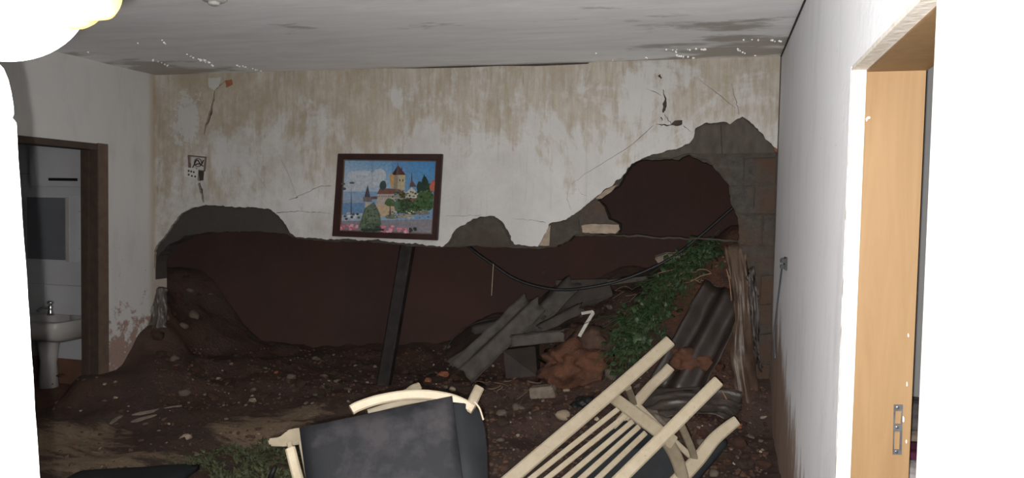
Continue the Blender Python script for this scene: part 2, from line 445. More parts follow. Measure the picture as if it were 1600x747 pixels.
def ground(x, y):
    u = min(max((x - GX0) / GS, 0), GNX - .001); v_ = min(max((y - GY0) / GS, 0), GNY - .001)
    i, j = int(u), int(v_); u -= i; v_ -= j
    return (HT[j][i] * (1 - u) + HT[j][i + 1] * u) * (1 - v_) + (HT[j + 1][i] * (1 - u) + HT[j + 1][i + 1] * u) * v_
def drop(px, py, y0=3.0, y1=7.0):
    """first point of the mud surface along a pixel ray"""
    d = ray(px, py); d = d / d.y; y = y0
    while y < y1:
        p = EYE + d * y
        if p.z <= ground(p.x, p.y): return p
        y += .02
    return EYE + d * y1

NX, NY = 200, 215
X0, X1, Y0, Y1 = -5.4, 2.2, 0.0, 7.2
def gx(i): return X0 + (X1 - X0) * i / NX
def gy(j): return Y0 + (Y1 - Y0) * (j / NY) ** .72
bm = bmesh.new(); sand_l = bm.verts.layers.float.new('sand'); red_l = bm.verts.layers.float.new('red')
grid = []
SAND = [(onZ(110, 690, .12), .55, 1.0), (onZ(150, 735, .1), .5, 1.0), (onZ(410, 675, .14), .5, 1.0), (onZ(460, 655, .16), .35, .9), (onZ(250, 600, .22), .35, .35), (onZ(120, 610, .2), .4, .5), (onZ(250, 725, .1), .4, .7)]
REDS = [(onY(900, 570, 5.2), .32), (onY(1075, 465, 5.45), .35), (onY(1090, 560, 5.0), .25), (onY(1120, 420, 5.5), .3)]
for j in range(NY + 1):
    row = []
    for i in range(NX + 1):
        x, y = gx(i), gy(j)
        vv = bm.verts.new((x, y, ground(x, y)))
        s_ = 0
        for c, r, k in SAND: s_ = max(s_, k * math.exp(-((x - c.x) ** 2 + (y - c.y) ** 2 * 2.2) / (r * r)))
        vv[sand_l] = s_
        s_ = 0
        for c, r in REDS: s_ = max(s_, math.exp(-((x - c.x) ** 2 + (y - c.y) ** 2) / (r * r)))
        vv[red_l] = s_
        row.append(vv)
    grid.append(row)
for j in range(NY):
    for i in range(NX):
        x, y = gx(i + .5), gy(j + .5)
        if x > XR + .02 and y < 5.15: continue
        if x < XL - .06 and y < 5.15 and not (3.75 < y < 4.45 and x > XL - .22): continue
        bm.faces.new([grid[j][i], grid[j][i + 1], grid[j + 1][i + 1], grid[j + 1][i]])
bmesh.ops.delete(bm, geom=[v for v in bm.verts if not v.link_faces], context='VERTS')
struct(link('floor', bm, 'mud', smooth=True))

# cut bank of earth behind the house
bm = bmesh.new(); rows = []
for j in range(41):
    row = []
    for i in range(91):
        x = -6.5 + 9.5 * i / 90; zz = -.2 + 4.2 * j / 40
        y = 5.75 + .125 * (x + 4.5) + .16 * max(zz, 0) + (0.0 if x > -3.6 else -.10 * (-3.6 - x))
        p = Vector((x, 0, zz))
        y += .06 * noise.noise(p * 1.3) + .03 * noise.noise(p * 4) + .012 * noise.noise(p * 12)
        row.append(bm.verts.new((x, y, zz)))
    rows.append(row)
for j in range(40):
    for i in range(90): bm.faces.new([rows[j][i], rows[j][i + 1], rows[j + 1][i + 1], rows[j + 1][i]])
struct(link('earth_bank', bm, 'bank', smooth=True))

# ------------------------------------------------------------------ back wall: render layer, masonry core, blocks
PL = [(236, 418), (241, 392), (246, 382), (258, 368), (268, 352), (283, 334), (300, 324), (314, 322), (322, 320), (360, 323), (405, 325), (425, 327), (432, 334), (440, 343), (452, 361), (463, 371),
      (495, 372), (522, 375), (545, 372), (560, 376), (585, 374), (600, 377), (625, 380), (650, 381), (690, 385), (700, 378), (708, 364), (717, 355), (735, 345), (752, 339), (764, 337),
      (778, 341), (785, 346), (793, 360), (798, 372), (803, 382), (822, 384), (840, 386), (848, 372), (858, 349), (874, 346), (888, 342), (893, 337), (905, 330), (920, 316), (940, 300), (956, 290), (975, 272),
      (988, 256), (1003, 248), (1030, 240), (1062, 230), (1078, 223), (1084, 215), (1086, 202), (1098, 193), (1118, 193), (1132, 190), (1141, 193), (1152, 186), (1161, 182), (1172, 190), (1186, 205), (1198, 218), (1208, 228), (1216, 234)]
low = [P2(px, py, D) for px, py in PL]
low[0].x = XL; low[-1].x = XR
topn = [(1222, 0), (1000, 0), (922, 0), (918, 3), (840, 4), (780, 2), (720, 3), (650, 2), (600, 0), (240, 0)]
up = []
for px, dz in topn:
    q = P2(px, 100, D); up.append(Vector((q.x, HC - dz * .0043)))
up[0].x = XR; up[-1].x = XL
outer = jag(low, .012, .0085, closed=False) + up
def crack(pts, ws, seed=0.0):
    L, R_ = [], []
    pp = [P2(*p, D) for p in pts]
    n = len(pp) * 4; fine = []; fw = []
    for i in range(len(pp) - 1):
        for k in range(5):
            t = k / 5; fine.append(pp[i].lerp(pp[i + 1], t)); fw.append(ws[i] * (1 - t) + ws[i + 1] * t)
    fine.append(pp[-1]); fw.append(ws[-1])
    for i, p in enumerate(fine):
        tg = (fine[min(i + 1, len(fine) - 1)] - fine[max(i - 1, 0)]).normalized(); nn = Vector((-tg.y, tg.x))
        q = Vector((p.x * 60, seed, p.y * 60)); off = noise.noise(q) * .008
        w_ = max(.0008, fw[i] * (1 + .7 * noise.noise(q + Vector((5, 5, 5))))) / 2
        L.append(p + nn * (off + w_)); R_.append(p + nn * (off - w_))
    return L + R_[::-1]
cracks = [
    crack([(336, 142), (332, 165), (326, 185), (318, 211)], [.006, .018, .022, .006]),
    crack([(354, 125), (344, 133), (338, 139)], [.003, .004, .004], 1),
    crack([(311, 286), (315, 300), (318, 316)], [.022, .022, .015], 2),
    crack([(1036, 140), (1040, 155), (1039, 165), (1036, 176)], [.004, .010, .026, .012], 3),
    crack([(1010, 139), (1022, 143), (1033, 149)], [.001, .0025, .002], 4),
    crack([(1038, 179), (1044, 188), (1049, 193)], [.003, .004, .003], 5),
    crack([(1033, 183), (1034, 189)], [.008, .003], 6),
    crack([(1030, 117), (1033, 123)], [.012, .010], 6.5),
    crack([(1025, 194), (1040, 195), (1050, 196)], [.002, .008, .004], 7),
    jag([P2(*p, D) for p in [(1047, 195), (1054, 188), (1066, 187), (1066, 194), (1058, 197)]], .01, .004),
    crack([(1068, 196), (1074, 201), (1080, 206)], [.003, .002, .001], 8),
    crack([(1020, 196), (1000, 215), (985, 228), (950, 250), (920, 268), (893, 288)], [.002, .003, .002, .002, .002, .001], 9),
    crack([(432, 333), (445, 331), (470, 330), (495, 332), (518, 334)], [.005, .003, .002, .003, .001], 10),
    crack([(452, 313), (475, 303), (500, 291), (518, 291)], [.002, .003, .003, .002], 11),
    crack([(376, 243), (400, 270), (420, 300)], [.001, .002, .001], 12),
    crack([(428, 230), (450, 270), (464, 310)], [.001, .002, .001], 12.5),
    crack([(800, 342), (830, 344), (853, 348)], [.001, .002, .003], 13),
    crack([(695, 338), (730, 337), (752, 336)], [.001, .0025, .002], 14),
    crack([(1090, 122), (1120, 145), (1150, 170)], [.001, .002, .001], 15),
    crack([(1143, 130), (1150, 160), (1155, 178)], [.001, .003, .002], 16),
    crack([(888, 290), (886, 310), (892, 328)], [.001, .0018, .001], 17),
    crack([(903, 295), (908, 303), (918, 307)], [.001, .0018, .001], 18),
]
sw = [P2(*p, D) for p in [(297, 244), (320, 246), (318, 282), (309, 283), (306, 262), (296, 262)]]
wall = struct(slab('wall_back', [outer] + cracks + [jag(sw, .02, .002)], D, D + .022, ['plaster', 'plaster_edge']))

ML = [(232, 436), (238, 424), (246, 400), (262, 384), (290, 368), (330, 363), (400, 361), (445, 365), (464, 373), (520, 378), (570, 377), (640, 384), (690, 387), (740, 384), (800, 388), (842, 389), (868, 385), (888, 377), (897, 367),
      (930, 365), (966, 365), (968, 352), (950, 342), (942, 322), (934, 313), (948, 302), (966, 290), (985, 259), (1000, 250), (1060, 249), (1078, 242), (1095, 251), (1124, 263), (1139, 290), (1142, 318), (1158, 350),
      (1153, 378), (1167, 400), (1171, 450), (1163, 520), (1168, 600), (1160, 760), (1215, 770)]
mlow = [P2(px, py, D + .022) for px, py in ML]; mlow[0].x = XL; mlow[-1].x = XR + .15
mo = jag(mlow, .02, .008, closed=False, seed=3) + [Vector((XR + .15, HC + .1)), Vector((XL, HC + .1))]
slab('masonry_core', [mo], D + .022, D + .15, ['masonry', 'masonry'], wall)

def wall_piece(name, quad, y0, y1, mat, amp=.004, step=.03, seed=0.0):
    q = jag([P2(px, py, y0) for px, py in quad], step, amp, seed=seed)
    o = slab(name, [q], y0, y1, [mat, mat], wall)
    return o
wall_piece('bond_beam', [(1128, 195), (1140, 193), (1160, 184), (1186, 206), (1212, 234), (1212, 241), (1129, 241)], D + .006, D + .03, 'beam', .003, .02, 4)
wall_piece('bond_beam', [(1010, 245), (1040, 238), (1078, 224), (1086, 204), (1100, 195), (1126, 195), (1127, 241), (1100, 241), (1076, 239), (1050, 247)], D + .010, D + .03, 'beam', .004, .02, 5)
wall_piece('beam_lip', [(1075, 241), (1100, 240), (1212, 239), (1211, 246), (1098, 249)], D - .004, D + .03, 'masonry', .003, .02, 6)
# block courses of the pier
courses = [
    (248, 290, [(1104, 1160, 1141), (1163, 1211)]), (293, 334, [(1141, 1176, 1150), (1179, 1211)]), (337, 381, [(1152, 1190, 1155), (1193, 1210)]),
    (384, 428, [(1160, 1209, 1170)]), (431, 474, [(1172, 1186), (1189, 1208)]), (477, 520, [(1166, 1207)]), (523, 566, [(1168, 1184), (1187, 1205)]),
    (569, 612, [(1170, 1204)]), (615, 658, [(1168, 1185), (1188, 1203)]), (661, 704, [(1168, 1202)])]
k = 0
for y0, y1, cols in courses:
    for xa, xb, *xc in cols:
        xc = xc[0] if xc else xa
        j_ = [random.uniform(-1.5, 1.5) for _ in range(8)]
        wall_piece('concrete_block', [(xa + j_[0], y0 + j_[1]), (xb + j_[2], y0 + j_[3]), (xb + j_[4], y1 + j_[5]), (xc + j_[6], y1 + j_[7])], D - .002 + random.uniform(-.004, .012), D + .03, 'block', .007, .025, k); k += 1
for quad, m_, dy in [([(908, 352), (930, 350), (966, 351), (968, 359), (962, 365), (910, 364)], 'pale_block', .0), ([(862, 350), (888, 346), (904, 344), (905, 362), (888, 374), (872, 383), (858, 383)], 'masonry', .008),
                     ([(905, 341), (920, 322), (936, 313), (944, 324), (950, 343), (944, 349), (906, 350)], 'block', .01), ([(842, 384), (850, 370), (856, 354), (860, 352), (858, 384)], 'pale_block', .006),
                     ([(930, 310), (945, 297), (965, 288), (955, 300), (940, 311)], 'pale_block', .008),
                     ([(703, 384), (710, 364), (735, 348), (763, 341), (782, 348), (794, 370), (798, 384)], 'masonry', .01)]:
    wall_piece('broken_block', quad, D + dy, D + .03, m_, .005, .02, k); k += 1
wall_piece('brick', [(783, 342), (793, 341), (795, 358)], D + .004, D + .03, 'terracotta', .003, .01, k)
wall_piece('brick', [(1208, 228), (1215, 226), (1216, 238), (1211, 236)], D + .004, D + .03, 'terracotta', .003, .01, k)
wall_piece('brick', [(352, 126), (362, 124), (363, 132), (353, 137)], D - .003, D + .01, 'terracotta', .004, .01, k)
wall_piece('filler_patch', [(325, 122), (345, 121), (342, 135), (335, 141), (326, 136)], D - .002, D + .01, 'patch', .006, .02, k)
0 and wall_piece('filler_patch', [(275, 165), (290, 150), (312, 155), (314, 190), (300, 225), (280, 228), (268, 205)], D - .001, D + .01, 'patch', .012, .03, k)
# ragged horizontal mortar bed left spanning the hole
bm = bmesh.new()
pts = [onY(px, py, D + .05) for px, py in [(884, 366), (930, 367), (975, 368), (1020, 371), (1070, 373), (1115, 375), (1168, 377)]]
pts = [p + Vector((0, 0, random.uniform(-.006, .006))) for p in smooth_pts(pts, 6)]
tube(bm, pts, [random.uniform(.004, .009) for _ in pts], 7)
link('mortar_bed', bm, 'masonry', wall)

# ------------------------------------------------------------------ ceiling
bm = bmesh.new(); rows = []
for j in range(61):
    row = []
    for i in range(61):
        x = XL - .14 + (XR + .2 - XL + .14) * i / 60; y = -.5 + 5.8 * j / 60
        dz = .006 * noise.noise(Vector((x * .8, y * 3, 0))) + .004 * noise.noise(Vector((x * 2, y * 9, 4)))
        row.append(bm.verts.new((x, y, HC + abs(dz))))
    rows.append(row)
for j in range(60):
    for i in range(60): bm.faces.new([rows[j][i], rows[j][i + 1], rows[j + 1][i + 1], rows[j + 1][i]])
struct(link('ceiling', bm, 'ceiling', smooth=True))
bm = box(bmesh.new(), XL - .3, XR + 3.4, -.8, 5.3, HC + .02, HC + .16)
struct(link('trim_1', bm, 'ceiling'))

# hanging water beads on the damp streaks of the slab
bm = bmesh.new()
runs = [((252, 62), (262, 72), 3), ((290, 84), (335, 103), 16), ((318, 93), (328, 98), 9), ((368, 100), (386, 106), 9), ((395, 108), (420, 113), 5), ((236, 92), (262, 102), 9), ((214, 68), (216, 70), 1), ((139, 82), (140, 83), 1),
        ((1040, 78), (1110, 77), 13), ((1055, 80), (1058, 88), 5), ((1060, 88), (1086, 91), 9), ((1008, 88), (1012, 93), 4), ((1158, 62), (1222, 64), 9), ((1152, 76), (1166, 86), 8), ((1178, 86), (1184, 87), 2), ((960, 98), (962, 99), 1), ((930, 84), (932, 85), 1)]
for a, c, n in runs:
    for i in range(n):
        t = random.random() if n > 3 else i / n
        p = onZ(a[0] + (c[0] - a[0]) * t + random.uniform(-1.5, 1.5), a[1] + (c[1] - a[1]) * t + random.uniform(-1.2, 1.2), HC)
        if p.y > 4.97: p.y = 4.97
        r = random.uniform(.0035, .0075)
        m_ = Matrix.Translation((p.x, p.y, HC + .002)) @ Matrix.Diagonal((r, r, r * 1.5, 1))
        bmesh.ops.create_icosphere(bm, subdivisions=2, radius=1, matrix=m_)
o = link('water_droplets', bm, 'water', smooth=True, origin=(-2, 4.6, HC)); o['kind'] = 'stuff'
tag(o, 'glistening water droplets hanging from the damp grey ceiling', 'water')
struct(link('shadow_strip_top', box(bmesh.new(), XR - .007, XR + .002, .5, 4.99, HC - .007, HC + .004), 'masonry'))  # dark strip painting in the shadow gap where ceiling meets right wall
struct(link('shadow_strip_corner', box(bmesh.new(), XR - .006, XR + .002, 4.994, 5.01, .4, HC), 'masonry'))  # dark strip painting in the shadow gap of the back right corner
# round plate of the ceiling lamp
p = onZ(334, -4, HC)
r_ = root('ceiling_rose', (p.x, p.y, HC - .03), 'small round white plate on the grey ceiling at the top edge', 'ceiling fitting')
link('plate', lathe(bmesh.new(), (p.x, p.y, HC + .004), (0, 0, -1), [(.062, 0), (.062, .012), (.05, .022), (.03, .026)]), 'switch', r_, True)
link('socket_cap', lathe(bmesh.new(), (p.x, p.y, HC - .02), (0, 0, -1), [(.028, 0), (.026, .014), (.018, .018)]), 'patch', r_, True)

# ------------------------------------------------------------------ right wall with door opening
TW = .19
bm = box(bmesh.new(), XR, XR + TW, YJ, 5.0, -.05, HC + .02)
struct(link('wall_right', bm, 'wall_right'))
bm = box(bmesh.new(), XR, XR + TW, YN - .002, YJ, HD, HC + .02)
wr2 = struct(link('wall_right_lintel', bm, 'wall_right'))
bm = box(bmesh.new(), XR, XR + TW, -1.2, YN, -.05, HC + .02)
struct(link('wall_right_near', bm, 'wall_near'))
# the door lining: white plaster return, then the bare wooden jamb and head
xs1 = onY(1347, 300, YJ).x; xs2 = onY(1437, 300, YJ).x
print('jamb x', XR, xs1, xs2)
door = bpy.data.objects.new('door_1', None); C.objects.link(door); door.location = (XR + .1, YJ, 0); struct(door)
bm = bmesh.new(); loop = jag([Vector((XR + .0005, 0)), Vector((xs1, 0)), Vector((xs1, HD - .012)), Vector((XR + .0005, HD - .003))], .03, .0012)
fr = [(p[0], YJ - .012, p[1]) for p in loop]; bk = [(p[0], YJ + .004, p[1]) for p in loop]
link('plaster_return', hexa(bm, fr, bk), 'reveal', door)
bm = box(bmesh.new(), xs1 - .003, xs2, YJ - .016, YJ + .01, 0, HD - .010, .002)
jm = link('jamb', bm, 'wood', door)
xt1 = xs1 + .004
bm = box(bmesh.new(), XR + .0005, xs1 + .004, YN, YJ - .012, HD - .012, HD + .004)
link('head_plaster', bm, 'reveal', door)
bm = box(bmesh.new(), xs1 - .003, xs2 + .004, YN, YJ - .002, HD - .018, HD + .004, .002)
link('head', bm, 'wood', door)
# strike plate with two openings, three screws
pc = onY(1402, 671, YJ - .016); ex = .010
bm = bmesh.new()
def pl(px, py, dy): v = onY(px, py, YJ - .016 - dy); return (v.x, v.z)
outl = [Vector(pl(1396.5, 632, 0)), Vector(pl(1410.5, 632, 0)), Vector(pl(1408.5, 710, 0)), Vector(pl(1394.5, 710, 0))]
h1 = [Vector(pl(1399, 642, 0)), Vector(pl(1408, 642, 0)), Vector(pl(1407, 662, 0)), Vector(pl(1398, 662, 0))]
h2 = [Vector(pl(1397.5, 674, 0)), Vector(pl(1406, 674, 0)), Vector(pl(1405, 702, 0)), Vector(pl(1396.5, 702, 0))]
sp = slab('strike_plate', [outl, h1, h2], YJ - .019, YJ - .015, ['metal', 'metal'], door)
for py in (637, 668, 706):
    v = onY(1402.5 - (py - 637) * .028, py, YJ - .019)
    link('screw', lathe(bmesh.new(), v, (0, -1, 0), [(.005, -.001), (.0045, .0015), (.002, .002)], 10), 'chrome', sp)
# knocked paint chips on the jamb
for px, py, w_, h_ in [(1357, 184, 2.5, 2), (1354, 187, 1.5, 3), (1411, 655, 1.5, 5), (1419, 524, 1, 3), (1417, 600, .8, 4), (1416, 690, 1, 3)]:
    q = [Vector(pl(px + random.uniform(-.3, .3) * w_ + math.cos(a) * w_, py + math.sin(a) * h_, 0)) for a in [i * 2 * math.pi / 9 for i in range(9)]]
    slab('paint_chip', [q], YJ - .0175, YJ - .0155, ['reveal', 'reveal'], door)

# room beyond the right door
bm = box(bmesh.new(), XR + TW, 3.4, 5.0, 5.1, -.05, HC + .02); struct(link('wall_back_side_room', bm, 'grey_wall'))
bm = box(bmesh.new(), XR + TW, 3.4, -1.2, 5.0, -.12, -.0); struct(link('floor_side_room', bm, 'grout'))
bm = box(bmesh.new(), 3.4, 3.5, -1.2, 5.1, -.12, HC); struct(link('wall_right_side_room', bm, 'grey_wall'))

# ------------------------------------------------------------------ left wall, doorway, wash room behind it
fj = onX(166, 226, XL); YF = fj.y; ZF = fj.z
LT = .13
YD0, YD1 = YF - .86, YF
print('left door', YD0, YD1, ZF)
bm = box(bmesh.new(), XL - LT, XL, YD1, 5.15, -.05, HC + .02); struct(link('wall_left', bm, 'wall_left'))
bm = box(bmesh.new(), XL - LT, XL, YD0, YD1, ZF, HC + .02); struct(link('wall_left_lintel', bm, 'wall_left'))
bm = box(bmesh.new(), XL - LT, XL, -.5, YD0, -.05, HC + .02); struct(link('wall_left_near', bm, 'wall_left'))
d2 = bpy.data.objects.new('door_2', None); C.objects.link(d2); d2.location = (XL, YD1 - .4, 0); struct(d2)
yi = onX(151, 400, XL).y
link('jamb', box(bmesh.new(), XL - LT - .01, XL + .012, yi, YD1, -.02, ZF, .004), 'wood_dark', d2)
link('jamb', box(bmesh.new(), XL - LT - .01, XL + .012, YD0, YD0 + .06, -.02, ZF, .004), 'wood_dark', d2)
link('head', box(bmesh.new(), XL - LT - .01, XL + .010, YD0 + .06, yi, ZF - .045, ZF, .004), 'wood_dark', d2)
link('casing', box(bmesh.new(), XL + .0, XL + .016, yi + .004, YD1 + .004, -.02, ZF + .004, .003), 'wood_casing', d2)
link('door_stop', box(bmesh.new(), XL - .09, XL - .055, yi - .016, yi, -.02, ZF - .045, .003), 'wood_dark', d2)
# wash room shell
YB = 4.98
bm = box(bmesh.new(), -6.6, XL - LT, YB + .012, YB + .1, -.1, 2.6); wb = struct(link('wall_back_wash_room', bm, 'grout'))
bm = box(bmesh.new(), -6.7, -6.6, 2.5, YB + .1, -.1, 2.6); struct(link('wall_left_wash_room', bm, 'tile'))
bm = box(bmesh.new(), -6.7, XL - LT, 2.5, YB, -.12, .10); struct(link('floor_wash_room', bm, 'bath_red'))
bm = box(bmesh.new(), -6.7, XL - LT, 2.5, YB, 2.5, 2.6); struct(link('ceiling_wash_room', bm, 'tile'))
tw, th = .44, .30
tme = None
z0 = .30
nrow = 0
while z0 < 2.45:
    x1 = XL - LT - .02
    while x1 > -6.1:
        if tme is None:
            bm = box(bmesh.new(), -tw / 2 + .002, tw / 2 - .002, 0, .012, -th / 2 + .002, th / 2 - .002, .0015)
            t_ = link('tile', bm, 'tile', wb); tme = t_.data
            t_.location = (x1 - tw / 2, YB, z0 + th / 2)
        else:
            t_ = bpy.data.objects.new('tile', tme); C.objects.link(t_); t_.parent = wb; t_.location = (x1 - tw / 2, YB, z0 + th / 2)
        x1 -= tw
    z0 += th
bm = box(bmesh.new(), -6.6, XL - LT, YB - .012, YB, .1, .30); b_ = struct(link('baseboard_wash_room', bm, 'bath_red'))
# mirror cabinet
a = onY(38, 305, YB - .1); c = onY(107, 411, YB - .1)
r_ = root('mirror_cabinet', ((a.x + c.x) / 2, YB - .05, c.z), 'grey mirrored bathroom cabinet with pale frame above the wash basin', 'mirror cabinet')
link('body', box(bmesh.new(), a.x, c.x, YB - .09, YB - .001, c.z, a.z, .004), 'tile', r_)
link('mirror', box(bmesh.new(), a.x + .02, c.x - .035, YB - .098, YB - .088, c.z + .02, a.z - .015, .002), 'mirror_glass', r_)
link('side_rail', box(bmesh.new(), c.x - .03, c.x - .004, YB - .10, YB - .086, c.z + .008, a.z - .008, .003), 'porcelain', r_)
# wall cupboard with slot handle
a = onY(45, 230, YB - .14); c = onY(131, 292, YB - .14)
r_ = root('wall_cupboard', ((a.x + c.x) / 2, YB - .07, c.z), 'white wall cupboard with dark slot handle, near the top of the left doorway', 'cupboard')
link('body', box(bmesh.new(), a.x, c.x, YB - .13, YB - .001, c.z, a.z, .004), 'tile', r_)
link('flap_door', box(bmesh.new(), a.x + .008, c.x - .008, YB - .142, YB - .128, c.z + .012, a.z - .012, .003), 'tile', r_)
s0 = onY(76, 278, YB - .145); s1 = onY(121, 283, YB - .145)
link('handle', box(bmesh.new(), s0.x, s1.x, YB - .150, YB - .141, s1.z, s0.z, .002), 'black', r_)
# tube light over the cupboard
s0 = onY(74, 222, YB - .1); s1 = onY(112, 233, YB - .1)
bm = tube(bmesh.new(), [(s0.x, YB - .10, s0.z), (s0.x + .02, YB - .10, s0.z), (s1.x - .02, YB - .10, s1.z), (s1.x, YB - .10, s1.z)], [.012, .022, .022, .012], 10)
solo('curtain_rail', bm, 'black', 'short dark rod above the white wall cupboard in the left doorway', 'rod', smooth=True)
# wash basin
a = onY(78, 497, YB - .2)
bx, bz = a.x, a.z
r_ = root('wash_basin', (bx, YB - .2, .1), 'white ceramic pedestal wash basin seen through the left doorway', 'wash basin')
bm = bmesh.new()
def ring(w_, d_, z_, n=28):
    return [Vector((bx + w_ * math.copysign(abs(math.cos(t)) ** .3, math.cos(t)), YB - .012 - d_ + d_ * math.copysign(abs(math.sin(t)) ** .3, math.sin(t)), z_)) for t in [2 * math.pi * i / n for i in range(n)]]
def loft(bm, rings, cap0=True, cap1=True):
    R_ = [[bm.verts.new(p) for p in r] for r in rings]; n = len(R_[0])
    for r0, r1 in zip(R_, R_[1:]):
        for i in range(n): bm.faces.new([r0[i], r0[(i + 1) % n], r1[(i + 1) % n], r1[i]])
    if cap0: bm.faces.new(R_[0][::-1])
    if cap1: bm.faces.new(R_[-1])
bw = abs(onY(122, 497, YB - .2).x - bx)
loft(bm, [ring(bw * .7, .14, bz - .17), ring(bw * .93, .19, bz - .13), ring(bw * .98, .202, bz - .06), ring(bw, .205, bz - .005), ring(bw * .98, .2, bz), ring(bw * .80, .165, bz - .004), ring(bw * .7, .15, bz - .05), ring(bw * .4, .1, bz - .11)])
link('basin', bm, 'porcelain', r_, True)
bm = bmesh.new(); tube(bm, [(bx - .08, YB - .14, .10), (bx - .08, YB - .14, .3), (bx - .08, YB - .14, bz - .17)], [.075, .06, .085], 16)
link('pedestal', bm, 'porcelain', r_, True)
tp = onY(79, 485, YB - .06)
bm = bmesh.new(); lathe(bm, (tp.x, YB - .06, bz - .003), (0, 0, 1), [(.026, 0), (.022, .02), (.017, .05), (.02, .07), (.012, .085)], 12)
tube(bm, smooth_pts([(tp.x, YB - .06, bz + .05), (tp.x - .02, YB - .11, bz + .062), (tp.x - .025, YB - .16, bz + .04)], 4), .011, 8)
tapo = link('tap', bm, 'chrome', r_, True)
link('tap_handle', lathe(bmesh.new(), (tp.x, YB - .06, bz + .08), (0, 0, 1), [(.010, 0), (.024, .008), (.026, .022), (.016, .032)], 10), 'chrome', tapo, True)
v = onY(80, 530, YB - .02)
link('trap_pipe', tube(bmesh.new(), smooth_pts([(v.x, YB - .06, bz - .2), (v.x, YB - .06, v.z - .05), (v.x + .03, YB - .05, v.z - .08), (v.x + .03, YB, v.z - .08)], 4), .018, 8), 'metal', r_, True)

# ------------------------------------------------------------------ near partition at the left edge of the view
pts = [(-30, 92), (-4, 97), (6, 108), (13, 125), (18, 145), (21, 163), (22, 178), (19, 184), (22, 188), (25, 192), (27, 215), (33, 310), (44, 470), (53, 610), (62, 747), (75, 940)]
YP = .60
prof = [P2(px, py, YP + .10) for px, py in pts]
zt = prof[0].y
lo = jag(prof, .02, .0008, closed=False, fr=80)
poly = [Vector((-2.4, zt + .02))] + lo + [Vector((lo[-1].x + .01, -.05)), Vector((-2.4, -.05))]
struct(slab('wall_near_left', [poly], YP, YP + .10, ['wall_near', 'wall_near']))

# lit lamp hanging at upper left, close to the camera
dl = .66
gc = ax(-6, -38, dl); gr = 133 / F * dl * .985
lamp = root('pendant_lamp', (gc.x, gc.y, gc.z - gr), 'glowing white globe lamp with amber collar, upper left corner', 'lamp')
bm = bmesh.new(); bmesh.ops.create_uvsphere(bm, u_segments=48, v_segments=32, radius=gr, matrix=Matrix.Translation(gc))
link('globe', bm, 'lamp', lamp, True)
e0 = ax(40, -45, dl); e1 = ax(150, -60, dl); axd = (e1 - e0)
L = axd.length; s_ = dl / F
link('collar', lathe(bmesh.new(), e0, axd, [(60 * s_, 0), (94 * s_, L * .15), (96 * s_, L * .55), (92 * s_, L * .66), (86 * s_, L * .70), (87 * s_, L * .93), (80 * s_, L)], 40), 'amber', lamp, True)
link('cord', tube(bmesh.new(), [e0 + (e1 - e0) * .4, e0 + (e1 - e0) * .4 + Vector((0, 0, .2)), Vector((e0.x, e0.y, HC + .01))], .004, 8), 'cord', lamp, True)

# ------------------------------------------------------------------ framed picture
PY = D - .022
def f2(x, y): return (x / 4.15 + 500, y / 4.15 + 220)       # enlarged-view coordinates to pixels
oc = [(531, 240.5), (693.5, 241), (685.5, 375.5), (522, 369)]
ic = [(539, 249.5), (684, 251.5), (677.5, 366), (533, 360.5)]
pic = root('framed_picture', onY(605, 372, D - .012), 'dark framed castle landscape picture hanging crooked on the stained wall', 'picture')
def ring_bars(outer_, inner_, y0, y1, names, mat):
    for i in range(4):
        j = (i + 1) % 4
        q = [onY(*outer_[i], D), onY(*outer_[j], D), onY(*inner_[j], D), onY(*inner_[i], D)]
        fr = [(p.x, y0, p.z) for p in q]; bk = [(p.x, y1, p.z) for p in q]
        link(names, hexa(bmesh.new(), fr, bk, .003), mat, pic)
ring_bars(oc, ic, D - .034, D - .004, 'frame_bar', 'frame_wood')
ic2 = [(ic[0][0] + 1.6, ic[0][1] + 1.6), (ic[1][0] - 1.6, ic[1][1] + 1.6), (ic[2][0] - 1.6, ic[2][1] - 1.6), (ic[3][0] + 1.6, ic[3][1] - 1.6)]
ring_bars([(p[0] + .3 * (1 if i in (0, 3) else -1), p[1] + .3 * (1 if i < 2 else -1)) for i, p in enumerate(ic)], ic2, D - .027, D - .012, 'frame_fillet', 'frame_gold')
bm = bmesh.new(); cl = bm.loops.layers.float_color.new('Col'); lay = [0]
def lin(c): return tuple(((q / 255) / 12.92 if q / 255 < .04045 else ((q / 255 + .055) / 1.055) ** 2.4) for q in c)
def shape(poly, col, soft=None):
    """flat printed shape; corners in enlarged-view coordinates"""
    y = D - .014 - lay[0] * .00006; lay[0] += 1
    vs = []
    for p in poly:
        q = onY(*f2(*p), D); vs.append(bm.verts.new((q.x, y, q.z)))
    try: f_ = bm.faces.new(vs)
    except ValueError: return
    cols = col if isinstance(col, list) else [col] * len(vs)
    for l_, c_ in zip(f_.loops, cols): l_[cl] = (*[min(1, k_ * 1.15) for k_ in lin(c_)], 1)
def blob(cx, cy, rx, ry, col, n=14, rag=.25, seed=0):
    shape([(cx + rx * math.cos(t) * (1 + rag * noise.noise(Vector((math.cos(t) * 2, math.sin(t) * 2, seed)))), cy + ry * math.sin(t) * (1 + rag * noise.noise(Vector((math.cos(t) * 2 + 7, math.sin(t) * 2, seed))))) for t in [i * 2 * math.pi / n for i in range(n)]], col)
full = [(158, 118), (768, 126), (742, 612), (134, 588)]
shape(full, [(92, 125, 158), (56, 112, 158), (104, 132, 158), (150, 160, 172)])
shape([(160, 124), (470, 124), (470, 330), (152, 330)], [(112, 140, 166), (84, 126, 162), (128, 148, 166), (156, 164, 172)])
for cx, cy, rx, ry in [(270, 230, 90, 40), (330, 270, 80, 35), (230, 300, 70, 30), (390, 230, 45, 50)]: blob(cx, cy, rx, ry, (150, 158, 166), seed=cx)
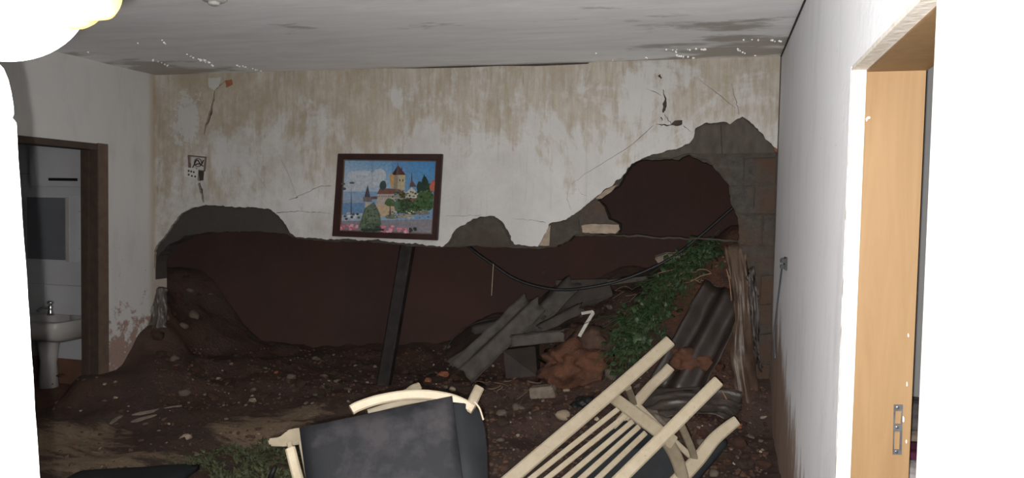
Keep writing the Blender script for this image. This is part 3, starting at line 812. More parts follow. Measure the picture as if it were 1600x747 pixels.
shape([(146, 385), (300, 372), (310, 420), (142, 420)], (120, 136, 152))              # far hills
shape([(142, 405), (330, 400), (330, 480), (140, 480)], (88, 118, 150))                # lake
shape([(138, 520), (742, 510), (744, 600), (134, 590)], (112, 110, 116))               # quay
for i in range(16): blob(150 + i * 9, 490 + random.uniform(-22, 18), 10, 8, random.choice([(70, 78, 70), (150, 150, 150), (50, 60, 52), (178, 178, 178)]), 8, .3, i)
# castle: tower, halls, turrets
shape([(486, 218), (560, 222), (556, 320), (482, 318)], (150, 140, 116)); shape([(486, 218), (510, 218), (506, 320), (482, 318)], (122, 112, 92))
shape([(470, 222), (512, 158), (562, 222)], (74, 42, 34)); shape([(470, 222), (512, 158), (500, 222)], (52, 30, 26))
shape([(456, 222), (472, 212), (486, 224), (480, 318), (462, 282)], (156, 124, 84))
shape([(508, 160), (511, 134), (514, 160)], (60, 44, 40)); shape([(533, 186), (537, 160), (540, 190)], (60, 44, 40))
for wx in (520, 540): shape([(wx, 250), (wx + 7, 250), (wx + 7, 264), (wx, 264)], (56, 48, 44))
shape([(378, 340), (560, 330), (640, 352), (636, 420), (372, 412)], (148, 142, 136))
shape([(374, 346), (396, 306), (520, 314), (560, 346)], (98, 70, 62)); shape([(520, 372), (544, 318), (566, 372)], (88, 52, 44))
shape([(560, 340), (600, 300), (650, 352), (640, 384), (560, 376)], (160, 156, 148)); shape([(596, 262), (601, 196), (606, 262)], (62, 56, 58)); shape([(584, 300), (600, 250), (632, 300)], (80, 66, 64))
shape([(540, 376), (652, 372), (664, 392), (536, 394)], (104, 70, 62))
blob(415, 290, 22, 32, (52, 64, 66), 12, .4, 3)
shape([(300, 390), (332, 388), (330, 440), (296, 442)], (150, 146, 140)); shape([(284, 364), (346, 362), (342, 396), (288, 396)], (96, 92, 94)); shape([(294, 366), (316, 284), (332, 364)], (66, 60, 66))
shape([(340, 362), (378, 360), (378, 378), (338, 380)], (84, 66, 62))
shape([(372, 410), (496, 420), (492, 470), (380, 500)], (158, 140, 116))
for cx, cy, rx, ry, c in [(685, 290, 24, 60, (38, 56, 48)), (650, 300, 18, 36, (36, 52, 44)), (715, 310, 26, 34, (44, 62, 48)), (690, 360, 56, 36, (60, 82, 52)), (700, 410, 42, 42, (52, 76, 48)), (640, 420, 44, 40, (54, 82, 50)), (520, 420, 34, 44, (62, 86, 56)),
                          (570, 420, 44, 42, (42, 60, 42)), (600, 460, 60, 20, (60, 80, 54)), (460, 400, 34, 26, (66, 86, 58)), (670, 466, 50, 14, (104, 100, 92)), (560, 490, 60, 14, (136, 130, 124)), (470, 492, 40, 14, (90, 100, 78))]: blob(cx, cy, rx, ry, c, 16, .35, cx)
for i in range(150):
    cx = random.uniform(480, 735); cy = random.uniform(330, 470) - max(0, cx - 620) * .25
    g_ = random.randint(34, 104); blob(cx, cy, random.uniform(4, 11), random.uniform(3, 8), (int(g_ * .8), g_, int(g_ * .66)), 7, .4, i)
for i in range(60): g_ = random.randint(60, 190); blob(random.uniform(380, 730), random.uniform(455, 505), random.uniform(3, 9), random.uniform(2, 5), (g_, int(g_ * .96), int(g_ * .9)), 6, .3, i)
shape([(670, 290), (686, 212), (704, 290)], (34, 50, 44)); shape([(720, 290), (740, 252), (762, 270), (756, 330), (724, 322)], (150, 84, 70))
shape([(262, 560), (300, 440), (362, 396), (400, 470), (414, 580), (330, 592)], (74, 88, 74)); blob(340, 500, 50, 70, (86, 98, 82), 16, .4, 8); blob(352, 560, 56, 30, (60, 74, 62), 14, .4, 9)
for i in range(70):
    t_ = random.random(); g_ = random.randint(44, 118); blob(345 + random.uniform(-60, 60) * (.35 + .65 * t_), 420 + 150 * t_, random.uniform(4, 10), random.uniform(3, 8), (int(g_ * .86), g_, int(g_ * .78)), 7, .4, i)
for i in range(14): shape([(388 + i * 11, 356), (392 + i * 11, 356), (392 + i * 11, 366), (388 + i * 11, 366)], (84, 78, 76))
shape([(462, 480), (468, 400), (474, 480)], (50, 50, 44)); shape([(212, 480), (218, 278), (222, 480)], (70, 76, 82)); blob(222, 274, 18, 7, (70, 74, 78), 10, .2, 1); blob(166, 280, 14, 8, (70, 74, 78), 8, .2, 2); blob(170, 312, 16, 9, (66, 74, 78), 8, .4, 2)
for i in range(26):
    blob(random.uniform(150, 260), random.uniform(545, 575), 10, 7, random.choice([(176, 112, 128), (190, 136, 148), (150, 88, 104)]), 7, .3, i)
    blob(random.uniform(412, 600), random.uniform(552, 592) + 0, 11, 8, random.choice([(180, 112, 128), (196, 140, 150), (152, 90, 106)]), 7, .3, i)
for i in range(10): blob(590 + random.uniform(0, 45), 575 + random.uniform(-12, 12), 9, 9, (44, 52, 48), 7, .3, i)
for i in range(12): blob(290 + i * 12, 580 + random.uniform(-6, 6), 10, 8, (40, 50, 46), 7, .3, i)
link('print', bm, 'print', pic)
bm = bmesh.new()
q = [onY(*p, D) for p in ic]; hexa(bm, [(p.x, D - .0130, p.z) for p in q], [(p.x, D - .006, p.z) for p in q])
link('backing_board', bm, 'frame_wood', pic)

# ------------------------------------------------------------------ wall switch (broken) and outlet
v = onY(307, 262, D)
r_ = root('light_switch', (v.x, D, v.z), 'broken light switch with loose white plate in the cracked wall', 'switch')
q = [P2(*p, D) for p in [(294, 242), (323, 245), (321, 268), (295, 265)]]; qi = [P2(*p, D) for p in [(296.5, 244.5), (320.5, 247), (319, 266.5), (296.5, 263.5)]]
def onp(name, loops, y0, y1, mat, parent):
    return slab(name, loops, y0, y1, [mat, mat], parent)
onp('box_rim', [q, qi], D - .006, D + .02, 'switch_pink', r_)
c = P2(308, 254, D)
def circ(c, r, n=18): return [Vector((c[0] + r * math.cos(2 * math.pi * i / n), c[1] + r * math.sin(2 * math.pi * i / n))) for i in range(n)]
onp('knockout_ring', [circ(c, .034), circ(c, .029)], D + .006, D + .014, 'switch_pink', r_)
onp('box_back', [qi], D + .014, D + .02, 'patch', r_)
link('wire', tube(bmesh.new(), smooth_pts([onY(301, 262, D + .012), onY(308, 250, D + .004), onY(314, 258, D - .004), onY(318, 250, D + .012)], 5), .004, 6), 'black', r_, True)
link('wire', tube(bmesh.new(), smooth_pts([onY(303, 258, D + .012), onY(311, 256, D + .0), onY(318, 260, D + .012)], 5), .004, 6), 'black', r_, True)
plq = [P2(*p, D) for p in [(290, 261), (311, 265), (309, 280), (290, 276)]]
pt = onp('cover_plate', [plq], D - .014, D - .003, 'switch', r_)
for i, (px, py) in enumerate([(295, 267), (299, 268), (303, 269), (295, 273), (300, 275), (305, 276)]):
    v = onY(px, py, D - .014)
    link('rocker_slot', box(bmesh.new(), v.x - .006, v.x + .006, D - .018, D - .013, v.z - .007, v.z + .007, .001), 'black', pt)

v = onX(1229, 411, XR)
r_ = root('wall_outlet', (XR, v.y, v.z), 'small black electrical outlet with dangling wire on the right wall', 'outlet')
link('back_box', box(bmesh.new(), XR - .012, XR + .004, v.y - .05, v.y + .05, v.z - .035, v.z + .03, .004), 'black', r_)
for dy, dz in [(-.035, .012), (-.005, .015), (.025, .010), (-.02, -.018), (.015, -.02)]:
    link('terminal', box(bmesh.new(), XR - .03, XR - .010, v.y + dy - .012, v.y + dy + .012, v.z + dz - .011, v.z + dz + .011, .003), 'black', r_)
w = [onX(1222, 416, XR - .012), onX(1219, 440, XR - .006), onX(1214, 480, XR - .006), onX(1210, 520, XR - .006), onX(1211, 560, XR - .006)]
link('wire', tube(bmesh.new(), smooth_pts(w, 5), .0045, 6), 'cord', r_, True)

# ------------------------------------------------------------------ leaning tarred post and sagging cable
a = onY(598, 612, 5.17); c = onY(646, 330, 5.30)
bm = bmesh.new(); n_ = 10
sweep(bm, [a.lerp(c, i / n_) + Vector((.006 * noise.noise(Vector((i, 1, 2))), 0, 0)) for i in range(n_ + 1)], .098, .09, (0, 1, 0))
solo('timber_post', bm, 'tar_post', 'black leaning timber post standing in the mud behind the broken wall', 'post')
bm = bmesh.new()
cb = [onY(px, py, y) for px, py, y in [(700, 350, 5.25), (733, 386, 5.2), (768, 412, 5.2), (805, 436, 5.2), (845, 449, 5.2), (880, 453, 5.2), (915, 450, 5.2), (960, 441, 5.22), (1005, 425, 5.25), (1050, 402, 5.3), (1095, 368, 5.35), (1146, 324, 5.4), (1190, 290, 5.4)]]
tube(bm, smooth_pts(cb, 6), .010, 8)
solo('power_cable', bm, 'black', 'black cable sagging across the hole in the wall', 'cable', smooth=True)
bm = bmesh.new(); tube(bm, smooth_pts([onY(771, 412, 5.19), onY(770, 428, 5.19), onY(768, 462, 5.19)], 4), .0028, 6)
solo('loose_wire', bm, 'rubble_pale', 'short pale wire hanging down from the sagging black cable', 'wire', smooth=True)

bm = bmesh.new(); tube(bm, smooth_pts([onY(*p) for p in [(692, 572, 5.12), (697, 545, 5.2), (722, 515, 5.3), (760, 500, 5.4), (800, 494, 5.4), (830, 480, 5.42)]], 6), .005, 6)
solo('loose_wire', bm, 'black', 'thin black wire looping around the left end of the roof sheets', 'wire', smooth=True)

# ------------------------------------------------------------------ broken roof sheets and slabs on the heap
def corr(name, p0, p1, width, waves, amp, nrm, mat, label, thick=.008, seed=0, ragged=.03):
    p0, p1, nrm = Vector(p0), Vector(p1), Vector(nrm).normalized()
    u = (p1 - p0); L = u.length; u.normalize(); s = u.cross(nrm).normalized(); n = s.cross(u)
    bm = bmesh.new(); nu, nv = 14, max(10, int(waves * 12)); T, B_ = [], []
    for i in range(nu + 1):
        ra, rb = [], []
        for j in range(nv + 1):
            v_ = j / nv
            e0_ = ragged * noise.noise(Vector((v_ * 6, seed, 1))); e1_ = ragged * 2 * noise.noise(Vector((v_ * 5, seed, 8)))
            d_ = e0_ + (L + e1_ - e0_) * i / nu
            wv = width * (1 + .12 * noise.noise(Vector((i * .4, seed, 3))))
            p = p0 + u * d_ + s * ((v_ - .5) * wv) + n * (amp * math.cos(2 * math.pi * waves * (v_ - .5)) + .01 * noise.noise(Vector((i * .3, j * .3, seed))))
            ra.append(bm.verts.new(p)); rb.append(bm.verts.new(p - n * thick))
        T.append(ra); B_.append(rb)
    for i in range(nu):
        for j in range(nv):
            bm.faces.new([T[i][j], T[i][j + 1], T[i + 1][j + 1], T[i + 1][j]]); bm.faces.new([B_[i][j], B_[i + 1][j], B_[i + 1][j + 1], B_[i][j + 1]])
        bm.faces.new([T[i][0], T[i + 1][0], B_[i + 1][0], B_[i][0]]); bm.faces.new([T[i][nv], B_[i][nv], B_[i + 1][nv], T[i + 1][nv]])
    for j in range(nv):
        bm.faces.new([T[0][j], B_[0][j], B_[0][j + 1], T[0][j + 1]]); bm.faces.new([T[nu][j], T[nu][j + 1], B_[nu][j + 1], B_[nu][j]])
    return solo(name, bm, mat, label, 'roof sheet', 'broken roof sheets on the heap', True)
N1 = (-.25, -.72, .65)
corr('roof_sheet', onY(722, 582, 5.05), onY(838, 472, 5.35), .27, 1.6, .035, N1, 'fibre', 'longest grey corrugated roof sheet lying diagonally on the heap', seed=1)
corr('roof_sheet', onY(790, 545, 5.30), onY(890, 437, 5.75), .20, 1.0, .035, N1, 'fibre', 'grey roof sheet reaching highest, just touching the sagging cable', seed=2)
corr('roof_sheet', onY(738, 514, 5.45), onY(850, 492, 5.5), .09, .8, .02, (-.1, -.8, .6), 'fibre_dark', 'narrow roof sheet strip pointing left above the longest sheet', seed=3)
corr('roof_sheet', onY(800, 530, 5.0), onY(882, 521, 5.0), .10, .8, .022, (-.1, -.75, .65), 'fibre', 'short curved roof sheet fragment above the orange clay', seed=4)
corr('roof_sheet', onY(842, 512, 5.3), onY(908, 478, 5.45), .10, .8, .018, N1, 'fibre_dark', 'small dark roof sheet fragment left of the white bracket', seed=5)
corr('roof_sheet', onY(700, 566, 5.18), onY(760, 530, 5.35), .09, 1, .018, N1, 'fibre_dark', 'low dark roof sheet strip beside the lower end of longest sheet', seed=6)
corr('roof_sheet', onY(770, 522, 5.42), onY(800, 500, 5.48), .10, 1, .02, N1, 'fibre', 'small grey roof sheet scrap behind the longest sheet', seed=7)
def plate(name, quad, y, th, mat, label, cat, lean=.0, group=None, bev=.006):
    q = [onY(px, py, y + dy) for px, py, dy in quad]
    fr = [tuple(p) for p in q]; bk = [(p.x, p.y + th, p.z + lean) for p in q]
    return solo(name, hexa(bmesh.new(), fr, bk, bev), mat, label, cat, group)
plate('concrete_slab', [(868, 438, 0), (950, 436, .1), (958, 462, .05), (930, 476, 0), (872, 482, 0)], 5.75, .05, 'fibre_dark', 'flat dark slab on the heap behind the sagging cable', 'slab')
plate('wooden_board', [(948, 438, 0), (1010, 432, .1), (1014, 438, .1), (950, 446, 0)], 5.75, .03, 'fibre', 'thin grey board lying at the back of the heap near the plants', 'board')
plate('concrete_slab', [(786, 548, .05), (836, 541, 0), (839, 588, 0), (790, 592, .02)], 5.02, .12, 'tarp_dark', 'dark upright slab beside the orange clay lump', 'slab')
plate('concrete_slab', [(826, 607, .0), (862, 604, 0), (868, 622, -.05), (828, 624, -.05)], 4.85, .1, 'rubble_grey', 'low grey slab half buried in front of the orange clay', 'slab')

def lump(name, px, py, y, rx, ry, rz, mat, label, cat, seed=0, rough=.3, sink=.25, group=None):
    bm = bmesh.new(); bmesh.ops.create_icosphere(bm, subdivisions=4, radius=1)
    c = onY(px, py, y)
    for v_ in bm.verts:
        p = v_.co.copy()
        k_ = 1 + rough * noise.noise(p * 1.3 + Vector((seed, 0, 0))) + rough * .6 * noise.noise(p * 3.1 + Vector((seed, 3, 0))) + rough * .4 * noise.noise(p * 7 + Vector((seed, 7, 0))) + rough * .3 * noise.noise(p * 15 + Vector((seed, 7, 0)))
        v_.co = Vector((p.x * rx * k_, p.y * ry * k_, p.z * rz * k_)) + c
    return solo(name, bm, mat, label, cat, group, True)
lump('clay_lump', 893, 573, 5.12, .24, .2, .16, 'clod_orange', 'large orange clay lump at the foot of the heap', 'clay', 1, .45)
lump('clay_lump', 925, 540, 5.35, .18, .2, .16, 'clod_dark', 'large dark earth lump left of the green plants', 'clay', 2, .2)
lump('clay_lump', 1085, 562, 5.0, .17, .15, .09, 'clod_orange', 'orange clay lump between dark sheeting and grey sheeting', 'clay', 3, .45)
lump('rubble_stone', 1010, 662, 4.35, .12, .12, .07, 'rubble_grey', 'grey stone on the mud behind the slatted chair rails', 'stone', 4, .3)
lump('rubbish_bag', 915, 634, 4.75, .085, .08, .055, 'black', 'small black plastic bag behind the slatted chair', 'bag', 5, .35)
lump('rubbish_bag', 935, 628, 4.8, .05, .06, .045, 'black', 'smallest black plastic scrap touching the black bag', 'bag', 6, .35)

# white bent bracket
bm = bmesh.new()
br = [onY(905, 526, 5.2), onY(917, 505, 5.25), onY(927, 489, 5.3), onY(926, 487, 5.3), onY(909, 490, 5.32)]
sweep(bm, br[:3], .024, .012, (0, -1, .3)); sweep(bm, br[2:], .022, .012, (0, -1, .3))
solo('metal_bracket', bm, 'white_plastic', 'white bent bracket sticking out of the heap', 'bracket')

# ------------------------------------------------------------------ sheeting and torn plastic by the pier
def cloth(name, rows_px, mat, label, cat, fold=.03, fr=9, seed=0, th=.003, nu=26, nv=20):
    """sheet through a grid of (px,py,Y) control rows"""
    ctrl = [[onY(*p) for p in r] for r in rows_px]
    cols = [smooth_pts(r, max(2, nv // (len(r) - 1))) for r in ctrl]
    n = len(cols[0]); G = []
    lines = [smooth_pts([c_[j] for c_ in cols], max(2, nu // (len(cols) - 1))) for j in range(n)]
    bm = bmesh.new(); T, B_ = [], []
    for j, ln in enumerate(lines):
        ra, rb = [], []
        for i, p in enumerate(ln):
            q = Vector((i / len(ln) * 1.3, j / n * 1.0, seed))
            d_ = fold * (noise.noise(q * fr * .35) + .5 * noise.noise(q * fr * .9 + Vector((3, 3, 3))) + .25 * noise.noise(q * fr * 2))
            edge_ = .02 * noise.noise(Vector((i * .7, j * .7, seed + 5)))
            pp = p + Vector((edge_ * (1.6 if j in (0, n - 1) else .3), -abs(d_) * .9 - .005, d_ * .4))
            ra.append(bm.verts.new(pp)); rb.append(bm.verts.new(pp + Vector((0, th, -th * .5))))
        T.append(ra); B_.append(rb)
    for a_, b2 in zip(range(n - 1), range(1, n)):
        for i in range(len(T[0]) - 1):
            bm.faces.new([T[a_][i], T[a_][i + 1], T[b2][i + 1], T[b2][i]]); bm.faces.new([B_[a_][i], B_[b2][i], B_[b2][i + 1], B_[a_][i + 1]])
    m_ = len(T[0]) - 1
    for i in range(m_):
        bm.faces.new([T[0][i], B_[0][i], B_[0][i + 1], T[0][i + 1]]); bm.faces.new([T[n - 1][i], T[n - 1][i + 1], B_[n - 1][i + 1], B_[n - 1][i]])
    for j in range(n - 1):
        bm.faces.new([T[j][0], T[j + 1][0], B_[j + 1][0], B_[j][0]]); bm.faces.new([T[j][m_], B_[j][m_], B_[j + 1][m_], T[j + 1][m_]])
    return solo(name, bm, mat, label, cat, None, True)
corr('corrugated_sheet', onY(1055, 612, 4.80), onY(1140, 452, 5.15), .36, 2.0, .034, (-.35, -.8, .5), 'tarp_dark', 'dark corrugated sheet sloping down beside the concrete block pier', seed=11, thick=.005)
cloth('plastic_sheet', [[(1132, 385, 5.1), (1146, 380, 5.08), (1160, 378, 5.05)], [(1140, 430, 5.0), (1152, 430, 4.97), (1168, 430, 4.98)], [(1148, 490, 4.95), (1158, 490, 4.92), (1172, 488, 4.95)],
                        [(1142, 550, 4.9), (1158, 552, 4.87), (1178, 550, 4.93)], [(1150, 610, 4.85), (1166, 612, 4.83), (1186, 610, 4.9)], [(1158, 660, 4.8), (1174, 668, 4.79), (1194, 668, 4.86)]],
      'tarp_brown', 'torn muddy brown plastic hanging down the pier of concrete blocks', 'plastic sheet', .035, 9, 3)
cloth('plastic_sheet', [[(1168, 420, 4.97), (1178, 415, 4.97)], [(1172, 480, 4.95), (1186, 482, 4.94)], [(1178, 540, 4.94), (1186, 545, 4.94)], [(1186, 580, 4.93), (1190, 580, 4.93)]],
      'tarp_dark', 'narrow dark plastic strip on the concrete block pier', 'plastic sheet', .02, 9, 8)
cloth('plastic_sheet', [[(985, 622, 4.72), (1030, 606, 4.78), (1085, 604, 4.8), (1130, 606, 4.8), (1160, 612, 4.8)], [(1000, 640, 4.58), (1040, 628, 4.62), (1090, 625, 4.66), (1135, 628, 4.68), (1158, 634, 4.7)], [(1010, 664, 4.42), (1050, 650, 4.48), (1095, 646, 4.52), (1130, 650, 4.55), (1150, 656, 4.6)]],
      'tarp_grey', 'crumpled grey plastic sheet on the mud behind the slatted chair', 'plastic sheet', .05, 12, 5)
cloth('plastic_sheet', [[(238, 455, 5.02), (250, 448, 5.06), (262, 450, 5.1)], [(236, 490, 4.98), (250, 490, 5.0), (262, 495, 5.04)], [(226, 530, 4.93), (244, 530, 4.95), (258, 528, 5.0)]],
      'tarp_grey', 'small dull plastic sheet at the left wall corner', 'plastic sheet', .03, 8, 9)

# pale roots hanging out of the slope
for i in range(9):
    px, py = random.uniform(1055, 1130), random.uniform(412, 452)
    y = 5.25
    pts = []
    L = random.uniform(18, 50); a_ = random.uniform(2.4, 3.3)
    for k_ in range(5): pts.append(onY(px + math.cos(a_) * L * k_ / 4 + random.uniform(-3, 3), py + abs(math.sin(a_)) * L * .6 * k_ / 4 + random.uniform(-3, 3), y - .03 + .02 * k_))
    solo('root', tube(bmesh.new(), smooth_pts(pts, 4), .0035, 5), 'root', 'thin pale root trailing from the orange slope beside the plants', 'root', 'roots on the slope', True)
for pts in [[(1135, 420, 4.98), (1140, 440, 4.97), (1143, 470, 4.95)], [(1128, 610, 4.7), (1138, 630, 4.68), (1145, 650, 4.66)]]:
    solo('root', tube(bmesh.new(), smooth_pts([onY(*p) for p in pts], 4), .004, 5), 'root', 'pale root hanging beside the torn brown plastic', 'root', 'roots by the torn plastic', True)

# ------------------------------------------------------------------ green plants slid down with the slope
def leafmesh(bm, p, dirv, L, w_, up):
    dirv = dirv.normalized(); s = dirv.cross(up)
    if s.length < .1: s = dirv.orthogonal()
    s.normalize(); n = s.cross(dirv)
    a = bm.verts.new(p); m1 = bm.verts.new(p + dirv * L * .5 + n * L * .10)
    l = bm.verts.new(p + dirv * L * .42 + s * w_ / 2); r = bm.verts.new(p + dirv * L * .42 - s * w_ / 2)
    l2 = bm.verts.new(p + dirv * L * .78 + s * w_ * .3 - n * L * .02); r2 = bm.verts.new(p + dirv * L * .78 - s * w_ * .3 - n * L * .02)
    t = bm.verts.new(p + dirv * L - n * L * .1)
    for f_ in ([a, m1, l], [a, r, m1], [l, m1, l2], [m1, r, r2], [m1, t, l2], [m1, r2, t]): bm.faces.new(f_)
def rv(): return Vector((random.gauss(0, 1), random.gauss(0, 1), random.gauss(0, 1)))
vines = [((1118, 384), (1098, 408), 5.55), ((1100, 392), (1072, 428), 5.48), ((1075, 402), (1050, 440), 5.42), ((1062, 425), (1030, 468), 5.35), ((1040, 440), (1010, 495), 5.28),
         ((1022, 470), (985, 520), 5.22), ((1000, 490), (965, 545), 5.15), ((1010, 500), (990, 560), 5.10), ((990, 520), (968, 572), 5.08), ((1030, 470), (1005, 530), 5.15), ((1085, 415), (1045, 470), 5.32)]
vl = ['topmost green vine at the upper end of the slope', 'green vine just below the topmost one on slope', 'green vine hanging under the horizontal mortar strip', 'green vine in the upper middle of the slope plants', 'green vine at the middle of the slope plants',
      'green vine in the lower middle of the slope plants', 'green vine at the left edge of the slope plants', 'low green vine nearest the slatted chair post', 'lowest green vine tip on the slope', 'green vine on the right side of the lower slope', 'green vine bordering the bare orange soil']
for k_, ((x0, y0), (x1, y1), Y) in enumerate(vines):
    a, c = onY(x0, y0, Y), onY(x1, y1, Y - .10)
    g0 = ground(c.x, c.y)
    r_ = root('leafy_vine', c, vl[k_], 'plant', 'green plants on the slope')
    mid = a.lerp(c, .5) + Vector((random.uniform(-.03, .03), -.04, .05))
    sp = smooth_pts([a, mid, c], 8)
    link('stem', tube(bmesh.new(), sp, .005, 5), 'stem', r_, True)
    for kind, cnt in (('foliage', 46), ('leaf', 12)):
        bm = bmesh.new()
        for i in range(cnt):
            p = random.choice(sp) + rv() * .045
            dv = (c - a).normalized() * .5 + rv() * .8 + Vector((-.2, -.35, .1))
            L = random.uniform(.035, .065) if kind == 'foliage' else random.uniform(.06, .085)
            leafmesh(bm, p, dv, L, L * random.uniform(.5, .8), Vector((0, -.6, .7)))
            if kind == 'leaf':
                link('leaf', bm, random.choice(['leaf', 'leaf2', 'leaf2']), r_); bm = bmesh.new()
        if kind == 'foliage':
            o = link('foliage', bm, 'leaf', r_); o['kind'] = 'stuff'
        else: bm.free()
    bm = bmesh.new()
    for i in range(46):       # thin grassy stalks
        p = random.choice(sp) + rv() * .03; q = p + (c - a).normalized() * .07 + rv() * .07
        tube(bm, [p, p.lerp(q, .5) + Vector((0, -.02, .02)), q], .0022, 4)
    o = link('stalks', bm, 'leaf2', r_); o['kind'] = 'stuff'
plate('rubble_slab', [(1022, 404, 0), (1040, 398, 0), (1066, 399, 0), (1060, 410, 0), (1030, 414, 0)], 5.4, .05, 'rubble_grey', 'pale flat rubble piece at the top of the green plants', 'stone', .02)

# weeds at the bottom left
bm = bmesh.new()
for i in range(2600):
    t = random.random()
    px = random.uniform(255, 470); py = random.uniform(692, 775)
    lim = 725 - (px - 250) * .15 + 14 * noise.noise(Vector((px * .03, 0, 0)))
    if py < lim - 8 or (px < 330 and py > 738): continue
    p = drop(px, py, 3.0, 5)
    if noise.noise(Vector((p.x * 6, p.y * 6, 2))) < -.22: continue
    dv = Vector((random.gauss(0, .7), random.gauss(-.2, .6), random.uniform(.1, .9)))
    L = random.uniform(.02, .05)
    leafmesh(bm, p + Vector((0, 0, .002)), dv, L, L * random.uniform(.2, .5), Vector((0, -.5, .7)))
o = link('ground_weeds', bm, 'grass', None, False, (-1.8, 3.9, .1)); o['kind'] = 'stuff'
tag(o, 'patch of small green weeds on the mud left of the cushioned chair', 'weeds')

# ------------------------------------------------------------------ loose clods and rubble, one object each
VAR = []
for s in range(7):
    bm = bmesh.new(); bmesh.ops.create_icosphere(bm, subdivisions=2, radius=1)
    for v_ in bm.verts:
        p = v_.co.copy(); v_.co = p * (1 + .45 * noise.noise(p * 1.1 + Vector((s * 5, 1, 1))) + .22 * noise.noise(p * 2.7 + Vector((s * 5, 1, 1))))
        v_.co.z *= .7
    me = bpy.data.meshes.new('clod')
    for f_ in bm.faces: f_.smooth = s % 2 == 0
    bm.to_mesh(me); bm.free(); VAR.append(me)
KIND = {'clod_dark': ('earth_clod', 'dark brown clod of earth lying on the mud', 'clod', 'dark clods on the mud'),
        'clod_red': ('earth_clod', 'red brown clod of earth lying on the mud', 'clod', 'red clods on the mud'),
        'rubble_grey': ('rubble_piece', 'grey brown rubble piece lying on the mud', 'rubble', 'grey rubble on the mud'),
        'rubble_pale': ('plaster_chip', 'pale plaster chip lying on the mud', 'rubble', 'pale chips on the mud'),
        'terracotta': ('brick_fragment', 'orange brick fragment lying on the mud', 'brick', 'orange fragments on the mud')}
vm = {}
for m_ in KIND:
    for s in range(7):
        me = VAR[s].copy(); me.materials.append(M[m_]); vm[m_, s] = me
ZN = ['in front of the roof sheets', 'right of the slatted chair', 'near the timber post foot', 'on the left foreground mud', 'high on the heap behind the white bracket', 'on the slope by the pier', 'at the left wall corner']
ZONES = [((690, 1000), (585, 690), 70, (.015, .05), [5, 5, 3, 2, .6]), ((1000, 1200), (640, 745), 62, (.014, .045), [6, 5, 2, 1, .4]), ((250, 700), (560, 625), 70, (.012, .04), [7, 4, 3, 1, .3]), ((80, 460), (590, 720), 40, (.008, .022), [5, 2, 3, 3, .2]),
         ((880, 1010), (440, 520), 26, (.02, .05), [6, 3, 3, .5, .2]), ((1050, 1160), (400, 600), 14, (.015, .03), [3, 4, 1, .5, .2]), ((245, 330), (420, 560), 22, (.015, .05), [7, 2, 3, .5, .1])]
PLACED = []
for zi, ((xa, xb), (ya, yb), n, (ra, rb), wts) in enumerate(ZONES):
    for i in range(n):
        for tries in range(12):
            px, py = random.uniform(xa, xb), random.uniform(ya, yb)
            p = drop(px, py); r = ra * (rb / ra) ** random.random()
            if p.y < 6.4 and all((p.x - q[0]) ** 2 + (p.y - q[1]) ** 2 > ((r + q[2]) * 1.25) ** 2 for q in PLACED): break
        else: continue
        PLACED.append((p.x, p.y, r))
        m_ = random.choices(list(KIND), wts)[0]; nm, lb, ct, gp = KIND[m_]
        o = bpy.data.objects.new(nm, vm[m_, random.randrange(7)]); C.objects.link(o)
        if m_ == 'rubble_pale': r *= .7
        o.location = (p.x, p.y, ground(p.x, p.y) + r * .15); o.scale = (r * random.uniform(.8, 1.4), r * random.uniform(.8, 1.3), r * random.uniform(.7, 1.1))
        o.rotation_euler = (random.uniform(-.4, .4), random.uniform(-.4, .4), random.uniform(0, 6.3)); tag(o, lb.replace('lying on the mud', ZN[zi]), ct, gp.replace('on the mud', ZN[zi]))
for px, py, r, m_, lb in [(693, 588, .045, 'terracotta', 'orange brick shard between roof sheets and white chair arm'), (290, 686, .032, 'rubble_pale', 'pale chip lying alone on dark mud at left'), (395, 628, .03, 'rubble_pale', 'pale chip on the mud left of the timber post'), (1155, 700, .05, 'clod_red', 'red clod on the mud right of the slatted chair'),
                         (880, 652, .045, 'rubble_pale', 'pale lump on the mud left of the slatted chair'), (700, 545, .03, 'rubble_grey', 'grey chunk under the low roof sheet strip')]:
    p = drop(px, py); nm, _, ct, _ = KIND[m_]
    o = bpy.data.objects.new(nm, vm[m_, random.randrange(7)]); C.objects.link(o)
    o.location = (p.x, p.y, ground(p.x, p.y) + r * .2); o.scale = (r, r * .9, r * .9); o.rotation_euler = (.3, .2, random.uniform(0, 6)); tag(o, lb, ct)
# soil crumbs too small to count
ico = bmesh.new(); bmesh.ops.create_icosphere(ico, subdivisions=1, radius=1)
ICV = [v.co.copy() for v in ico.verts]; ico.verts.index_update(); ICF = [[v.index for v in f.verts] for f in ico.faces]; ico.free()
cv, cf, cm = [], [], []
org = Vector((-1, 4.6, .2))
for i in range(3600):
    if i % 5 < 3: px, py = random.uniform(690, 1200), random.uniform(560, 747)
    elif i % 5 == 3: px, py = random.uniform(240, 700), random.uniform(545, 640)
    else: px, py = random.choice([(random.uniform(80, 460), random.uniform(590, 747)), (random.uniform(860, 1020), random.uniform(440, 560)), (random.uniform(1050, 1150), random.uniform(390, 470))])
    p = drop(px, py)
    if p.y > 6.4: continue
    r = .004 * (4.2 ** random.random())
    m_ = Matrix.Rotation(random.uniform(0, 6.3), 3, 'Z') @ Matrix.Rotation(random.uniform(-.6, .6), 3, 'X')
    sc = Vector((r * random.uniform(.8, 1.6), r, r * random.uniform(.6, 1)))
    base = Vector((p.x, p.y, ground(p.x, p.y) + r * .2)) - org; k0 = len(cv)
    for q in ICV:
        q = q * random.uniform(.7, 1.25)
        cv.append(base + m_ @ Vector((q.x * sc.x, q.y * sc.y, q.z * sc.z)))
    mi = random.choices([0, 1, 2, 3], [9, 7, 1.2, .22])[0]
    for f_ in ICF: cf.append([k0 + a for a in f_]); cm.append(mi)
